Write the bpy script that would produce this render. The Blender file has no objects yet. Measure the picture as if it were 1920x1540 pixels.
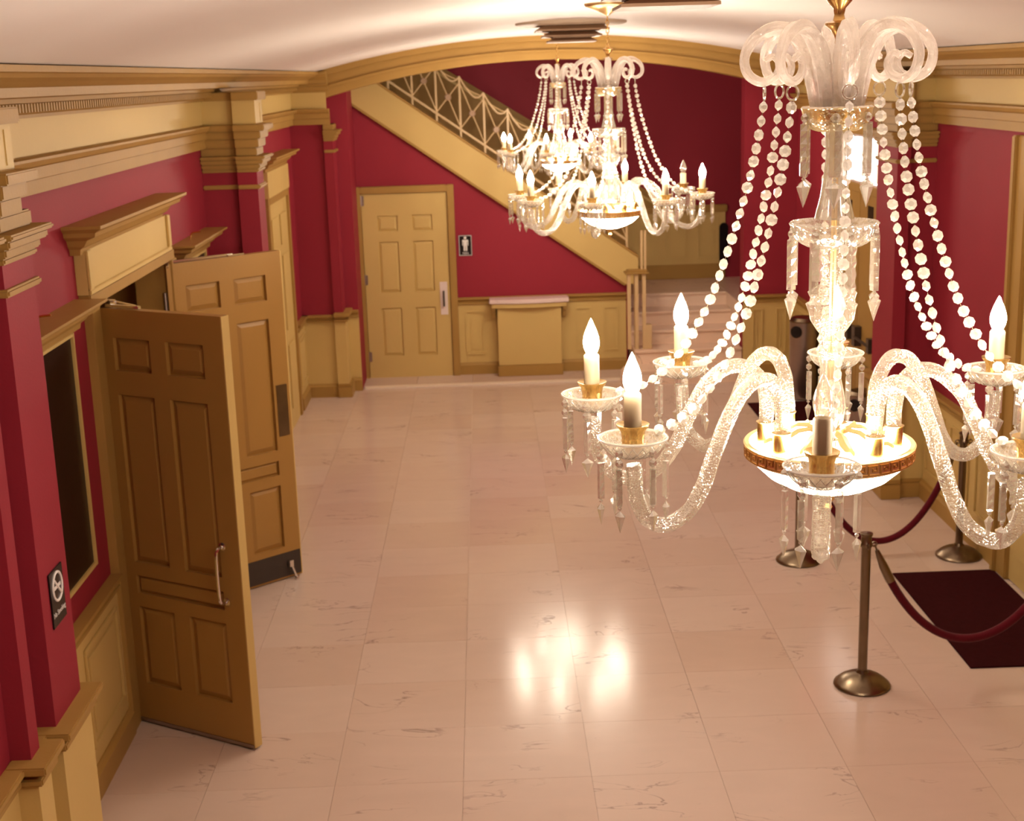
import bpy, bmesh, math, random
from mathutils import Vector, Matrix
random.seed(7)
PI = math.pi
S = bpy.context.scene
COL = S.collection

# ------------------------------------------------------------------ camera
cam_d = bpy.data.cameras.new('camera')
cam = bpy.data.objects.new('camera', cam_d)
COL.objects.link(cam)
S.camera = cam
FPX = 2600.0
cam_d.sensor_fit = 'HORIZONTAL'
cam_d.sensor_width = 36.0
cam_d.lens = FPX / 1920 * 36.0
cam_d.clip_start = 0.05
cam_d.clip_end = 100
CAM_H = 3.4
def camera_axes(vp=(900, 142), s=-0.031):
    d = Vector(((vp[0] - 960) / FPX, -(vp[1] - 770) / FPX, -1)).normalized()
    h = Vector((1, -s, 0)).normalized()
    up = h.cross(d).normalized()
    if up.y < 0:
        up = -up
    return Matrix((d.cross(up), d, up))
cam.matrix_world = Matrix.Translation((0, 0, CAM_H)) @ camera_axes().to_4x4()
cam_d.dof.use_dof = True
cam_d.dof.focus_distance = 3.2
cam_d.dof.aperture_fstop = 9.0

# ------------------------------------------------------------------ world, light levels, exposure
w = bpy.data.worlds.new('world')
S.world = w
w.use_nodes = True
w.node_tree.nodes['Background'].inputs[0].default_value = (1.0, 0.85, 0.7, 1)
w.node_tree.nodes['Background'].inputs[1].default_value = 0.02
BULB_E = 520.0
BOWL_E = 36.0
COVER_E = 42.0
WINDOW_E = 5.0
LAMP = (1.0, 0.85, 0.67)
S.view_settings.view_transform = 'Standard'
S.view_settings.look = 'None'
S.view_settings.gamma = 1.0
S.view_settings.use_curve_mapping = False
S.view_settings.exposure = 0.36
S.cycles.max_bounces = 8
S.cycles.diffuse_bounces = 4
S.cycles.glossy_bounces = 3
S.cycles.transmission_bounces = 6
S.cycles.transparent_max_bounces = 18
S.cycles.sample_clamp_indirect = 4.0
S.cycles.use_adaptive_sampling = True
S.cycles.adaptive_threshold = 0.03
S.cycles.use_denoising = True
S.cycles.caustics_reflective = False
S.cycles.caustics_refractive = False

# ------------------------------------------------------------------ materials
def new_mat(name):
    m = bpy.data.materials.new(name)
    m.use_nodes = True
    nt = m.node_tree
    return m, nt, nt.nodes['Principled BSDF'], nt.nodes['Material Output']
def N(nt, t, **kw):
    n = nt.nodes.new(t)
    for k, v in kw.items():
        setattr(n, k, v)
    return n
def paint(name, col, rough=0.5, var=0.08, scale=3.0, bump=0.02, bscale=60.0, coat=0.0, spec=0.4):
    """painted surface: slow tone variation plus fine brush relief"""
    m, nt, b, o = new_mat(name)
    tc = N(nt, 'ShaderNodeTexCoord')
    n1 = N(nt, 'ShaderNodeTexNoise'); n1.inputs['Scale'].default_value = scale; n1.inputs['Detail'].default_value = 4
    nt.links.new(tc.outputs['Object'], n1.inputs['Vector'])
    hsv = N(nt, 'ShaderNodeHueSaturation'); hsv.inputs['Color'].default_value = (*col, 1)
    mr = N(nt, 'ShaderNodeMapRange')
    mr.inputs[3].default_value = 1 - var; mr.inputs[4].default_value = 1 + var
    nt.links.new(n1.outputs['Fac'], mr.inputs[0]); nt.links.new(mr.outputs[0], hsv.inputs['Value'])
    nt.links.new(hsv.outputs[0], b.inputs['Base Color'])
    b.inputs['Roughness'].default_value = rough
    b.inputs['Specular IOR Level'].default_value = spec
    b.inputs['Coat Weight'].default_value = coat
    if bump:
        n2 = N(nt, 'ShaderNodeTexNoise'); n2.inputs['Scale'].default_value = bscale; n2.inputs['Detail'].default_value = 3
        nt.links.new(tc.outputs['Object'], n2.inputs['Vector'])
        bp = N(nt, 'ShaderNodeBump'); bp.inputs['Strength'].default_value = bump * 5; bp.inputs['Distance'].default_value = 0.004
        nt.links.new(n2.outputs['Fac'], bp.inputs['Height']); nt.links.new(bp.outputs[0], b.inputs['Normal'])
    return m
def metal(name, col, rough=0.25, var=0.1):
    m = paint(name, col, rough, var, 8.0, 0.0)
    m.node_tree.nodes['Principled BSDF'].inputs['Metallic'].default_value = 1.0
    return m
def emit(name, col, strength, base=(0.9, 0.85, 0.75)):
    m, nt, b, o = new_mat(name)
    b.inputs['Base Color'].default_value = (*base, 1)
    b.inputs['Emission Color'].default_value = (*col, 1)
    b.inputs['Emission Strength'].default_value = strength
    b.inputs['Roughness'].default_value = 0.4
    return m
def crystal(name, clear=0.5, milk=0.35, tint=(1.0, 0.97, 0.93), rough=0.08, pattern=0.0, alb=(0.50, 0.44, 0.35)):
    """cut lead crystal: partly see-through, partly scattering, with a sharp gloss"""
    m, nt, b, o = new_mat(name)
    nt.nodes.remove(b)
    tr = N(nt, 'ShaderNodeBsdfTransparent'); tr.inputs[0].default_value = (*tint, 1)
    gl = N(nt, 'ShaderNodeBsdfGlossy'); gl.inputs['Roughness'].default_value = rough; gl.inputs[0].default_value = (1, 1, 1, 1)
    df = N(nt, 'ShaderNodeBsdfDiffuse'); df.inputs[0].default_value = (*alb, 1)
    tl = N(nt, 'ShaderNodeBsdfTranslucent'); tl.inputs[0].default_value = (*alb, 1)
    m1 = N(nt, 'ShaderNodeMixShader'); m1.inputs[0].default_value = 0.5
    nt.links.new(df.outputs[0], m1.inputs[1]); nt.links.new(tl.outputs[0], m1.inputs[2])
    m2 = N(nt, 'ShaderNodeMixShader'); m2.inputs[0].default_value = milk
    nt.links.new(gl.outputs[0], m2.inputs[1]); nt.links.new(m1.outputs[0], m2.inputs[2])
    lw = N(nt, 'ShaderNodeLayerWeight'); lw.inputs[0].default_value = 0.35
    mr = N(nt, 'ShaderNodeMapRange'); mr.inputs[3].default_value = 1 - clear; mr.inputs[4].default_value = 1.0
    nt.links.new(lw.outputs['Facing'], mr.inputs[0])
    fac = mr.outputs[0]
    if pattern:
        tc = N(nt, 'ShaderNodeTexCoord')
        vo = N(nt, 'ShaderNodeTexVoronoi'); vo.inputs['Scale'].default_value = pattern
        nt.links.new(tc.outputs['Object'], vo.inputs['Vector'])
        bp = N(nt, 'ShaderNodeBump'); bp.inputs['Strength'].default_value = 0.8; bp.inputs['Distance'].default_value = 0.004
        nt.links.new(vo.outputs['Distance'], bp.inputs['Height'])
        for s in (gl,):
            nt.links.new(bp.outputs[0], s.inputs['Normal'])
    m3 = N(nt, 'ShaderNodeMixShader')
    nt.links.new(fac, m3.inputs[0]); nt.links.new(tr.outputs[0], m3.inputs[1]); nt.links.new(m2.outputs[0], m3.inputs[2])
    nt.links.new(m3.outputs[0], o.inputs['Surface'])
    return m
def marble(name, base=(0.63, 0.48, 0.40), dark=(0.20, 0.13, 0.11), rough=0.165):
    m, nt, b, o = new_mat(name)
    tc = N(nt, 'ShaderNodeTexCoord'); oi = N(nt, 'ShaderNodeObjectInfo')
    cx = N(nt, 'ShaderNodeCombineXYZ')
    mu = N(nt, 'ShaderNodeMath', operation='MULTIPLY'); mu.inputs[1].default_value = 40.0
    nt.links.new(oi.outputs['Random'], mu.inputs[0])
    nt.links.new(mu.outputs[0], cx.inputs[2]); nt.links.new(mu.outputs[0], cx.inputs[0])
    ad = N(nt, 'ShaderNodeVectorMath', operation='ADD')
    nt.links.new(tc.outputs['Object'], ad.inputs[0]); nt.links.new(cx.outputs[0], ad.inputs[1])
    mp = N(nt, 'ShaderNodeMapping'); mp.inputs['Scale'].default_value = (0.9, 2.3, 1.0)
    nt.links.new(ad.outputs[0], mp.inputs[0])
    wn = N(nt, 'ShaderNodeTexNoise'); wn.inputs['Scale'].default_value = 1.7; wn.inputs['Detail'].default_value = 7; wn.inputs['Distortion'].default_value = 1.4
    nt.links.new(mp.outputs[0], wn.inputs['Vector'])
    s1 = N(nt, 'ShaderNodeMath', operation='SUBTRACT'); s1.inputs[1].default_value = 0.5
    nt.links.new(wn.outputs['Fac'], s1.inputs[0])
    ab = N(nt, 'ShaderNodeMath', operation='ABSOLUTE'); nt.links.new(s1.outputs[0], ab.inputs[0])
    r1 = N(nt, 'ShaderNodeMapRange'); r1.inputs[1].default_value = 0.0; r1.inputs[2].default_value = 0.012; r1.inputs[3].default_value = 1; r1.inputs[4].default_value = 0
    nt.links.new(ab.outputs[0], r1.inputs[0])
    gate = N(nt, 'ShaderNodeTexNoise'); gate.inputs['Scale'].default_value = 2.2; gate.inputs['Detail'].default_value = 2
    nt.links.new(ad.outputs[0], gate.inputs['Vector'])
    r2 = N(nt, 'ShaderNodeMapRange'); r2.inputs[1].default_value = 0.53; r2.inputs[2].default_value = 0.68; r2.inputs[4].default_value = 0.75
    nt.links.new(gate.outputs['Fac'], r2.inputs[0])
    vein = N(nt, 'ShaderNodeMath', operation='MULTIPLY')
    nt.links.new(r1.outputs[0], vein.inputs[0]); nt.links.new(r2.outputs[0], vein.inputs[1])
    cl = N(nt, 'ShaderNodeTexNoise'); cl.inputs['Scale'].default_value = 2.6; cl.inputs['Detail'].default_value = 6; cl.inputs['Distortion'].default_value = 0.7
    nt.links.new(mp.outputs[0], cl.inputs['Vector'])
    r3 = N(nt, 'ShaderNodeMapRange'); r3.inputs[3].default_value = 0.94; r3.inputs[4].default_value = 1.06
    nt.links.new(cl.outputs['Fac'], r3.inputs[0])
    r4 = N(nt, 'ShaderNodeMapRange'); r4.inputs[3].default_value = 0.965; r4.inputs[4].default_value = 1.03
    nt.links.new(oi.outputs['Random'], r4.inputs[0])
    vv = N(nt, 'ShaderNodeMath', operation='MULTIPLY'); nt.links.new(r3.outputs[0], vv.inputs[0]); nt.links.new(r4.outputs[0], vv.inputs[1])
    hsv = N(nt, 'ShaderNodeHueSaturation'); hsv.inputs['Color'].default_value = (*base, 1)
    nt.links.new(vv.outputs[0], hsv.inputs['Value'])
    r5 = N(nt, 'ShaderNodeMapRange'); r5.inputs[3].default_value = 1.07; r5.inputs[4].default_value = 0.93
    nt.links.new(oi.outputs['Random'], r5.inputs[0]); nt.links.new(r5.outputs[0], hsv.inputs['Saturation'])
    mx = N(nt, 'ShaderNodeMix', data_type='RGBA')
    nt.links.new(vein.outputs[0], mx.inputs[0]); nt.links.new(hsv.outputs[0], mx.inputs[6]); mx.inputs[7].default_value = (*dark, 1)
    nt.links.new(mx.outputs[2], b.inputs['Base Color'])
    b.inputs['Roughness'].default_value = rough
    b.inputs['Specular IOR Level'].default_value = 0.3
    return m

M = {}
M['red'] = paint('red wall paint', (0.29, 0.023, 0.040), 0.6, 0.06, 1.2, 0.03, 90, spec=0.18)
M['cream'] = paint('cream paint', (0.60, 0.425, 0.155), 0.5, 0.05, 2.0, 0.03, 70, spec=0.25)
M['tan'] = paint('tan trim paint', (0.38, 0.22, 0.06), 0.5, 0.10, 3.0, 0.04, 50, spec=0.22)
M['door_tan'] = paint('brown door paint', (0.36, 0.19, 0.047), 0.4, 0.06, 2.0, 0.03, 60)
M['ceiling'] = paint('ceiling paint', (0.92, 0.88, 0.86), 0.6, 0.03, 1.0, 0.02, 30)
M['marble'] = marble('pink marble')
M['stair_marble'] = marble('lightened stair marble', (0.82, 0.62, 0.48), (0.25, 0.16, 0.12), 0.2)  # base colour lightened to stand in for lamp light on the steps
M['grout'] = paint('grout', (0.68, 0.52, 0.43), 0.5)
M['threshold'] = paint('pale stone strip', (0.85, 0.72, 0.58), 0.25, 0.05)
M['brass'] = metal('polished brass', (0.78, 0.53, 0.19), 0.22)
M['old_brass'] = metal('antique brass', (0.22, 0.165, 0.11), 0.28, 0.25)
M['dark_brass'] = metal('brown brass', (0.50, 0.29, 0.10), 0.25, 0.2)
M['gold'] = metal('gilt', (0.92, 0.68, 0.32), 0.35)
M['key'] = metal('darkened gilt', (0.45, 0.22, 0.06), 0.4)
M['chrome'] = metal('chrome', (0.75, 0.73, 0.72), 0.15)
M['steel'] = metal('brushed steel', (0.38, 0.31, 0.28), 0.35)
M['dark_plate'] = paint('dark kick plate', (0.045, 0.032, 0.026), 0.35, 0.1)
M['black'] = paint('black lacquer', (0.012, 0.008, 0.008), 0.25, 0.1, spec=0.3)
M['poster'] = paint('dark case interior', (0.016, 0.006, 0.005), 0.3, 0.2, spec=0.25)
M['mat'] = paint('maroon entrance mat', (0.050, 0.007, 0.009), 0.95, 0.25, 30, 0.3, 400, spec=0.05)
M['velvet'] = paint('red velvet', (0.095, 0.004, 0.010), 0.85, 0.2, 20, 0.1, 200, spec=0.1)
M['velvet'].node_tree.nodes['Principled BSDF'].inputs['Sheen Weight'].default_value = 0.12
M['iron'] = paint('cream painted iron', (0.62, 0.43, 0.22), 0.4)
M['white_sign'] = paint('white sign print', (0.85, 0.82, 0.80), 0.4)
M['white_plate'] = paint('pale pull plate', (0.74, 0.62, 0.58), 0.3)
M['vent_brown'] = paint('bronze vent metal', (0.36, 0.22, 0.13), 0.45)
M['vent_pale'] = paint('vent disc paint', (0.6, 0.48, 0.36), 0.5)
M['crystal'] = crystal('cut crystal', 0.50, 0.45)
M['bead'] = crystal('crystal bead', 0.25, 0.60, rough=0.03, alb=(0.84, 0.78, 0.70))
M['rope_glass'] = crystal('twisted rope glass', 0.60, 0.62, rough=0.05, pattern=160, alb=(0.44, 0.38, 0.30))
M['plume'] = crystal('lightened plume glass', 0.52, 0.70, rough=0.04, pattern=260, alb=(0.86, 0.78, 0.72))  # rope glass in a lighter tone, making up for weak bulb light up there
M['gold_crystal'] = crystal('amber cut glass', 0.25, 0.45, tint=(1.0, 0.86, 0.55), rough=0.06, pattern=90, alb=(0.85, 0.62, 0.26))
M['dish_glass'] = crystal('etched dish glass', 0.70, 0.50, rough=0.08, pattern=70)
M['clear_bulb'] = crystal('clear unlit bulb', 0.80, 0.30)
M['sleeve'] = paint('ivory candle sleeve', (0.44, 0.33, 0.20), 0.5)
M['bulb'] = emit('lit candle bulb', LAMP, BULB_E)
M['bowl'] = emit('lit alabaster bowl', (1.0, 0.87, 0.68), BOWL_E)
M['cover'] = emit('lit bowl interior', (1.0, 0.87, 0.70), COVER_E)
M['window'] = emit('daylit frosted pane', (1.0, 0.96, 0.94), WINDOW_E)
M['exit_glow'] = emit('red lit sign face', (1.0, 0.10, 0.08), 2.2, (0.5, 0.05, 0.05))
M['thread'] = metal('bead wire', (0.2, 0.15, 0.1), 0.4)

# ------------------------------------------------------------------ mesh helpers
class MB:
    def __init__(s):
        s.v = []; s.f = []
    def add(s, vs, fs, mat=None):
        o = len(s.v)
        s.v += [tuple(mat @ Vector(p)) for p in vs] if mat else [tuple(p) for p in vs]
        s.f += [tuple(o + i for i in f) for f in fs]
        return s
    def box(s, x0, x1, y0, y1, z0, z1, mat=None):
        x0, x1 = min(x0, x1), max(x0, x1); y0, y1 = min(y0, y1), max(y0, y1); z0, z1 = min(z0, z1), max(z0, z1)
        v = [(x0, y0, z0), (x1, y0, z0), (x1, y1, z0), (x0, y1, z0), (x0, y0, z1), (x1, y0, z1), (x1, y1, z1), (x0, y1, z1)]
        f = [(0, 3, 2, 1), (4, 5, 6, 7), (0, 1, 5, 4), (1, 2, 6, 5), (2, 3, 7, 6), (3, 0, 4, 7)]
        return s.add(v, f, mat)
    def prism(s, poly, fn, a, b):
        """poly of 2-D points swept from a to b; fn(u, v, t) gives the 3-D point"""
        n = len(poly)
        v = [fn(u, w_, a) for u, w_ in poly] + [fn(u, w_, b) for u, w_ in poly]
        f = [tuple(range(n))[::-1], tuple(range(n, 2 * n))]
        f += [(i, (i + 1) % n, n + (i + 1) % n, n + i) for i in range(n)]
        return s.add(v, f)
    def lathe(s, prof, n=24, mat=None, cap=True):
        v = []; f = []
        for r, z in prof:
            for k in range(n):
                a = 2 * PI * k / n
                v.append((r * math.cos(a), r * math.sin(a), z))
        for i in range(len(prof) - 1):
            for k in range(n):
                k2 = (k + 1) % n
                f.append((i * n + k, i * n + k2, (i + 1) * n + k2, (i + 1) * n + k))
        if cap:
            if prof[0][0] > 1e-5: f.append(tuple(range(n))[::-1])
            if prof[-1][0] > 1e-5: f.append(tuple(range((len(prof) - 1) * n, len(prof) * n)))
        return s.add(v, f, mat)
    def tube(s, pts, rad, n=8, lobes=0, lobe_amp=0.0, twist=0.0, mat=None):
        pts = [Vector(p) for p in pts]
        m = len(pts)
        tang = [(pts[min(i + 1, m - 1)] - pts[max(i - 1, 0)]).normalized() for i in range(m)]
        ref = Vector((0, 1, 0)) if abs(tang[0].y) < 0.9 else Vector((1, 0, 0))
        nrm = (ref - tang[0] * ref.dot(tang[0])).normalized()
        v = []; f = []
        for i in range(m):
            t = tang[i]
            nrm = (nrm - t * nrm.dot(t)).normalized()
            bi = t.cross(nrm)
            r = rad(i / (m - 1)) if callable(rad) else rad
            for k in range(n):
                a = 2 * PI * k / n
                rr = r * (1 + lobe_amp * math.cos(lobes * (a) + twist * i)) if lobes else r
                v.append(pts[i] + (nrm * math.cos(a) + bi * math.sin(a)) * rr)
        for i in range(m - 1):
            for k in range(n):
                k2 = (k + 1) % n
                f.append((i * n + k, i * n + k2, (i + 1) * n + k2, (i + 1) * n + k))
        f.append(tuple(range(n))[::-1]); f.append(tuple(range((m - 1) * n, m * n)))
        return s.add(v, f, mat)
    def mesh(s, name, mat, smooth=False, bevel=0.0):
        me = bpy.data.meshes.new(name)
        me.from_pydata(s.v, [], s.f)
        bm = bmesh.new(); bm.from_mesh(me)
        bmesh.ops.recalc_face_normals(bm, faces=bm.faces)
        if bevel:
            bmesh.ops.bevel(bm, geom=[e for e in bm.edges if len(e.link_faces) == 2 and e.calc_face_angle(0) > 0.6], offset=bevel, segments=2, affect='EDGES', clamp_overlap=True)
        bm.to_mesh(me); bm.free()
        me.materials.append(mat)
        if smooth:
            for p in me.polygons: p.use_smooth = True
            try:
                me.set_sharp_from_angle(angle=math.radians(40))
            except Exception:
                pass
        me.update()
        return me
def link(name, me, parent=None, loc=None, rz=0.0):
    o = bpy.data.objects.new(name, me)
    COL.objects.link(o)
    if parent: o.parent = parent
    if loc is not None: o.location = loc
    if rz: o.rotation_euler = (0, 0, rz)
    return o
def obj(name, mb, mat, parent=None, loc=None, rz=0.0, smooth=False, bevel=0.0):
    return link(name, mb.mesh(name, mat, smooth, bevel), parent, loc, rz)
def tag(o, label, cat, group=None, kind=None):
    o['label'] = label; o['category'] = cat
    if group: o['group'] = group
    if kind: o['kind'] = kind
    return o
def empty(name, loc=(0, 0, 0), rz=0.0):
    o = bpy.data.objects.new(name, None); COL.objects.link(o)
    o.empty_display_size = 0.1
    o.location = loc; o.rotation_euler = (0, 0, rz)
    return o
def struct(name, mb, mat, label, cat, bevel=0.0):
    return tag(obj(name, mb, mat, bevel=bevel), label, cat, kind='structure')
def spline(keys, n):
    """Catmull-Rom through the keys"""
    P = [Vector(k) for k in keys]
    P = [P[0] * 2 - P[1]] + P + [P[-1] * 2 - P[-2]]
    out = []
    seg = len(P) - 3
    for i in range(n + 1):
        t = i / n * seg
        k = min(int(t), seg - 1); u = t - k
        a, b, c, d = P[k:k + 4]
        out.append(0.5 * ((2 * b) + (c - a) * u + (2 * a - 5 * b + 4 * c - d) * u * u + (3 * b - a - 3 * c + d) * u ** 3))
    return out

# ------------------------------------------------------------------ dimensions of the hall
XL, XR = -2.03, 3.46            # side walls
YB = 15.0                       # where the vault ends in the arch
Y0 = -2.0                       # wall behind the balcony
RAIL0, RAIL1 = 0.84, 0.915      # chair rail
BASE = 0.15
ARC0, ARC1, FRZ1, CRN1 = 2.95, 3.11, 3.28, 3.49
CX = 0.715

# ------------------------------------------------------------------ floor
fl = struct('floor', MB().box(-4.2, 4.0, Y0, 18.2, -0.12, -0.006), M['grout'], 'pink veined marble tile floor of the long lobby', 'floor')
TX, TY = 0.637, 0.59
tile_me = {}
def tile_mesh(wd, dp):
    k = (round(wd, 3), round(dp, 3))
    if k not in tile_me:
        g = 0.0008
        tile_me[k] = MB().box(g, wd - g, g, dp - g, -0.006, 0.0).mesh('tile', M['marble'])
    return tile_me[k]
xs = [XL] + [x for x in [-0.84 + TX * k for k in range(-3, 9)] if XL + 0.05 < x < XR - 0.05] + [XR]
ys = [y for y in [9.21 + TY * k for k in range(-7, 11)] if y < 15.25] + [15.30]
for j in range(len(ys) - 1):
    for i in range(len(xs) - 1):
        link('tile', tile_mesh(xs[i + 1] - xs[i], ys[j + 1] - ys[j]), fl, (xs[i], ys[j], 0))
# plain continuation nearer than the picture shows and beyond the threshold
obj('tile', MB().box(XL, XR, Y0, ys[0] - 0.002, -0.006, 0), M['marble'], fl)
for i in range(len(xs) - 1):
    obj('tile', MB().box(xs[i] + 0.002, xs[i + 1] - 0.002, 15.375, 15.9, -0.006, 0.012), M['marble'], fl)
obj('threshold_strip', MB().box(-1.42, 1.5, 15.303, 15.372, -0.006, 0.022), M['threshold'], fl, bevel=0.004)

# ------------------------------------------------------------------ walls
def wall_panels(parent, face, a0, a1, pos, sgn, mat='cream', z0=0.24, z1=0.76, width=0.62):
    """recessed-looking wainscot panels: a raised border frame with a raised field; face 'x' or 'y'"""
    n = max(1, int(round((a1 - a0) / width)))
    step = (a1 - a0) / n
    for k in range(n):
        b0 = a0 + k * step + 0.07; b1 = a0 + (k + 1) * step - 0.07
        mb = MB()
        def pb(u0, u1, v0, v1, d):
            if face == 'x': mb.box(pos, pos + sgn * d, u0, u1, v0, v1)
            else: mb.box(u0, u1, pos, pos + sgn * d, v0, v1)
        t = 0.022
        pb(b0, b1, z0, z0 + t, 0.014); pb(b0, b1, z1 - t, z1, 0.014)
        pb(b0, b0 + t, z0 + t, z1 - t, 0.014); pb(b1 - t, b1, z0 + t, z1 - t, 0.014)
        pb(b0 + 0.06, b1 - 0.06, z0 + 0.06, z1 - 0.06, 0.008)
        obj('panel', mb, M[mat], parent, bevel=0.003)

wl = MB()
for y0, y1, z0, z1 in ((Y0, 7.0, 0, 3.5), (8.85, 16.0, 0, 3.5), (7.0, 8.85, 2.33, 3.5)):
    wl.box(XL - 0.18, XL, y0, y1, z0, z1)
wall_left = struct('wall_left', wl, M['red'], 'crimson side wall with the open double doors and cream wainscot', 'wall')
wr = MB().box(XR, XR + 0.18, Y0, 15.6, 0, 3.5)
wall_right = struct('wall_right', wr, M['red'], 'crimson side wall behind the rope stanchions', 'wall')
struct('wall_front', MB().box(XL - 0.18, XR + 0.18, Y0 - 0.15, Y0, 0, 3.9), M['red'], 'crimson end wall behind the balcony viewpoint', 'wall')

RAILP = [(0, RAIL0), (0.045, RAIL0), (0.045, RAIL0 + 0.012), (0.03, RAIL0 + 0.02), (0.035, RAIL0 + 0.045), (0.065, RAIL0 + 0.055), (0.065, RAIL1), (0, RAIL1)]
BASEP = [(0, 0), (0.05, 0), (0.05, BASE - 0.03), (0.035, BASE - 0.012), (0.03, BASE), (0, BASE)]
def sweep_y(mb, prof, xw, sgn, y0, y1):
    return mb.prism(prof, lambda d, z, t: (xw + sgn * d, t, z), y0, y1)
def sweep_x(mb, prof, yw, sgn, x0, x1):
    return mb.prism(prof, lambda d, z, t: (t, yw + sgn * d, z), x0, x1)
segL = ((3.0, 5.1), (5.47, 6.93), (8.92, 10.15), (10.5, 12.75), (14.35, 15.0))
segR = ((3.0, 7.0), (8.94, 10.62), (11.2, 11.8), (13.5, 15.4))
for segs, xw, sgn, wall, nm in ((segL, XL, 1, wall_left, 'left'), (segR, XR, -1, wall_right, 'right')):
    wn = MB(); cap = MB(); bs = MB()
    for y0, y1 in segs:
        wn.box(xw, xw + sgn * 0.022, y0, y1, BASE, RAIL0)
        sweep_y(cap, RAILP, xw, sgn, y0, y1)
        sweep_y(bs, BASEP, xw, sgn, y0, y1)
    obj('wainscot', wn, M['cream'], wall)
    obj('chair_rail', cap, M['tan'], wall)
    for y0, y1 in segs:
        wall_panels(wall, 'x', y0, y1, xw + sgn * 0.022, sgn)
    struct('baseboard_' + nm, bs, M['tan'], 'tan moulded skirting along the foot of the %s' % ('wall with the open double doors' if nm == 'left' else 'wall behind the stanchions'), 'baseboard')

# entablature: architrave, cream frieze and crown along both long walls
ARCP = [(0, ARC0), (0.045, ARC0), (0.045, ARC0 + 0.06), (0.06, ARC0 + 0.065), (0.06, ARC0 + 0.115), (0.085, ARC0 + 0.125), (0.10, ARC1 - 0.012), (0.10, ARC1), (0, ARC1)]
CRNP = [(0, FRZ1), (0.06, FRZ1), (0.06, FRZ1 + 0.015), (0.085, FRZ1 + 0.025), (0.085, FRZ1 + 0.06), (0.13, FRZ1 + 0.066), (0.135, FRZ1 + 0.085),
        (0.235, FRZ1 + 0.092), (0.24, FRZ1 + 0.128), (0.255, FRZ1 + 0.134), (0.285, FRZ1 + 0.15), (0.32, FRZ1 + 0.165), (0.335, FRZ1 + 0.18), (0.35, FRZ1 + 0.185), (0.35, CRN1), (0, CRN1)]
trims = []
for k, (xw, sgn, nm, yend) in enumerate(((XL, 1, 'the open double doors', 15.0), (XR, -1, 'the rope stanchions', 15.4))):
    e = tag(empty('trim_%d' % (k + 1), (0, 0, 0)), 'tan and cream classical entablature running above %s' % nm, 'cornice', kind='structure')
    trims.append(e)
    obj('architrave', sweep_y(MB(), ARCP, xw, sgn, Y0, yend), M['tan'], e)
    obj('frieze', MB().box(xw, xw + sgn * 0.035, Y0, yend, ARC1, FRZ1), M['cream'], e)
    obj('crown', sweep_y(MB(), CRNP, xw, sgn, Y0, 15.1), M['tan'], e)
    dn = MB()
    y = 3.4
    while y < 14.9:
        dn.box(xw + sgn * 0.085, xw + sgn * 0.118, y, y + 0.022, FRZ1 + 0.026, FRZ1 + 0.062)
        y += 0.04
    d_ = obj('dentil_course', dn, M['tan'], e); d_['kind'] = 'stuff'

def pilaster(parent, x0, x1, y0, y1, sx, name='pilaster', ent=None, ey=None):
    """a shaft between x0 (wall) and x1 (face) with base, dado, rail, neck and capital as its sub-parts; sx: direction into the room"""
    lift = 0.0022 * len([o for o in bpy.data.objects if o.name.startswith('dado_cap')])
    sh = obj(name, MB().box(x0, x1, y0, y1, RAIL1, ARC0), M['red'], parent)
    def ring(d, z0, z1, d2=None):
        return MB().box(x0, x1 + sx * d, y0 - d, y1 + d, z0, z1)
    obj('dado', ring(0.025, BASE, RAIL0), M['cream'], sh)
    r = ring(0.05, RAIL0, RAIL0 + 0.03); r.box(x0, x1 + sx * 0.035, y0 - 0.035, y1 + 0.035, RAIL0 + 0.03, RAIL0 + 0.055); r.box(x0, x1 + sx * 0.075, y0 - 0.075, y1 + 0.075, RAIL0 + 0.055, RAIL1 + 0.01 + lift)
    obj('dado_cap', r, M['tan'], sh, bevel=0.006)
    b = ring(0.06, 0, BASE - 0.03); b.box(x0, x1 + sx * 0.045, y0 - 0.045, y1 + 0.045, BASE - 0.03, BASE)
    obj('pilaster_base', b, M['tan'], sh, bevel=0.006)
    obj('neck_moulding', ring(0.022, 2.655, 2.685), M['tan'], sh, bevel=0.008)
    c = ring(0.018, 2.775, 2.80); c.box(x0, x1 + sx * 0.03, y0 - 0.03, y1 + 0.03, 2.80, 2.835); c.box(x0, x1 + sx * 0.055, y0 - 0.055, y1 + 0.055, 2.835, 2.868); c.box(x0, x1 + sx * 0.075, y0 - 0.075, y1 + 0.075, 2.868, 2.89)
    c.box(x0, x1 + sx * 0.012, y0 - 0.012, y1 + 0.012, 2.89, ARC0)
    obj('capital', c, M['tan'], sh, bevel=0.007)
    if ent:
        y1 = ey or y1
        a = MB().box(x0, x1 + sx * 0.03, y0 - 0.03, y1 + 0.03, ARC0, ARC0 + 0.062)
        a.box(x0, x1 + sx * 0.05, y0 - 0.05, y1 + 0.05, ARC0 + 0.062, ARC0 + 0.118)
        a.box(x0, x1 + sx * 0.085, y0 - 0.085, y1 + 0.085, ARC0 + 0.118, ARC1)
        obj('architrave_block', a, M['tan'], ent, bevel=0.006)
        f = MB().box(x0, x1 + sx * 0.02, y0 - 0.02, y1 + 0.02, ARC1, FRZ1)
        for q in (0.72,):
            yy = y0 + (y1 - y0) * q
            f.box(x1 + sx * 0.02, x1 + sx * 0.024, yy - 0.012, yy + 0.012, ARC1 + 0.02, FRZ1 - 0.02)
        obj('frieze_block', f, M['cream'], ent)
        g = MB().box(x0, x1 + sx * 0.05, y0 - 0.05, y1 + 0.05, FRZ1, FRZ1 + 0.06)
        obj('crown_block', g, M['tan'], ent, bevel=0.006)
    return sh
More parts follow.
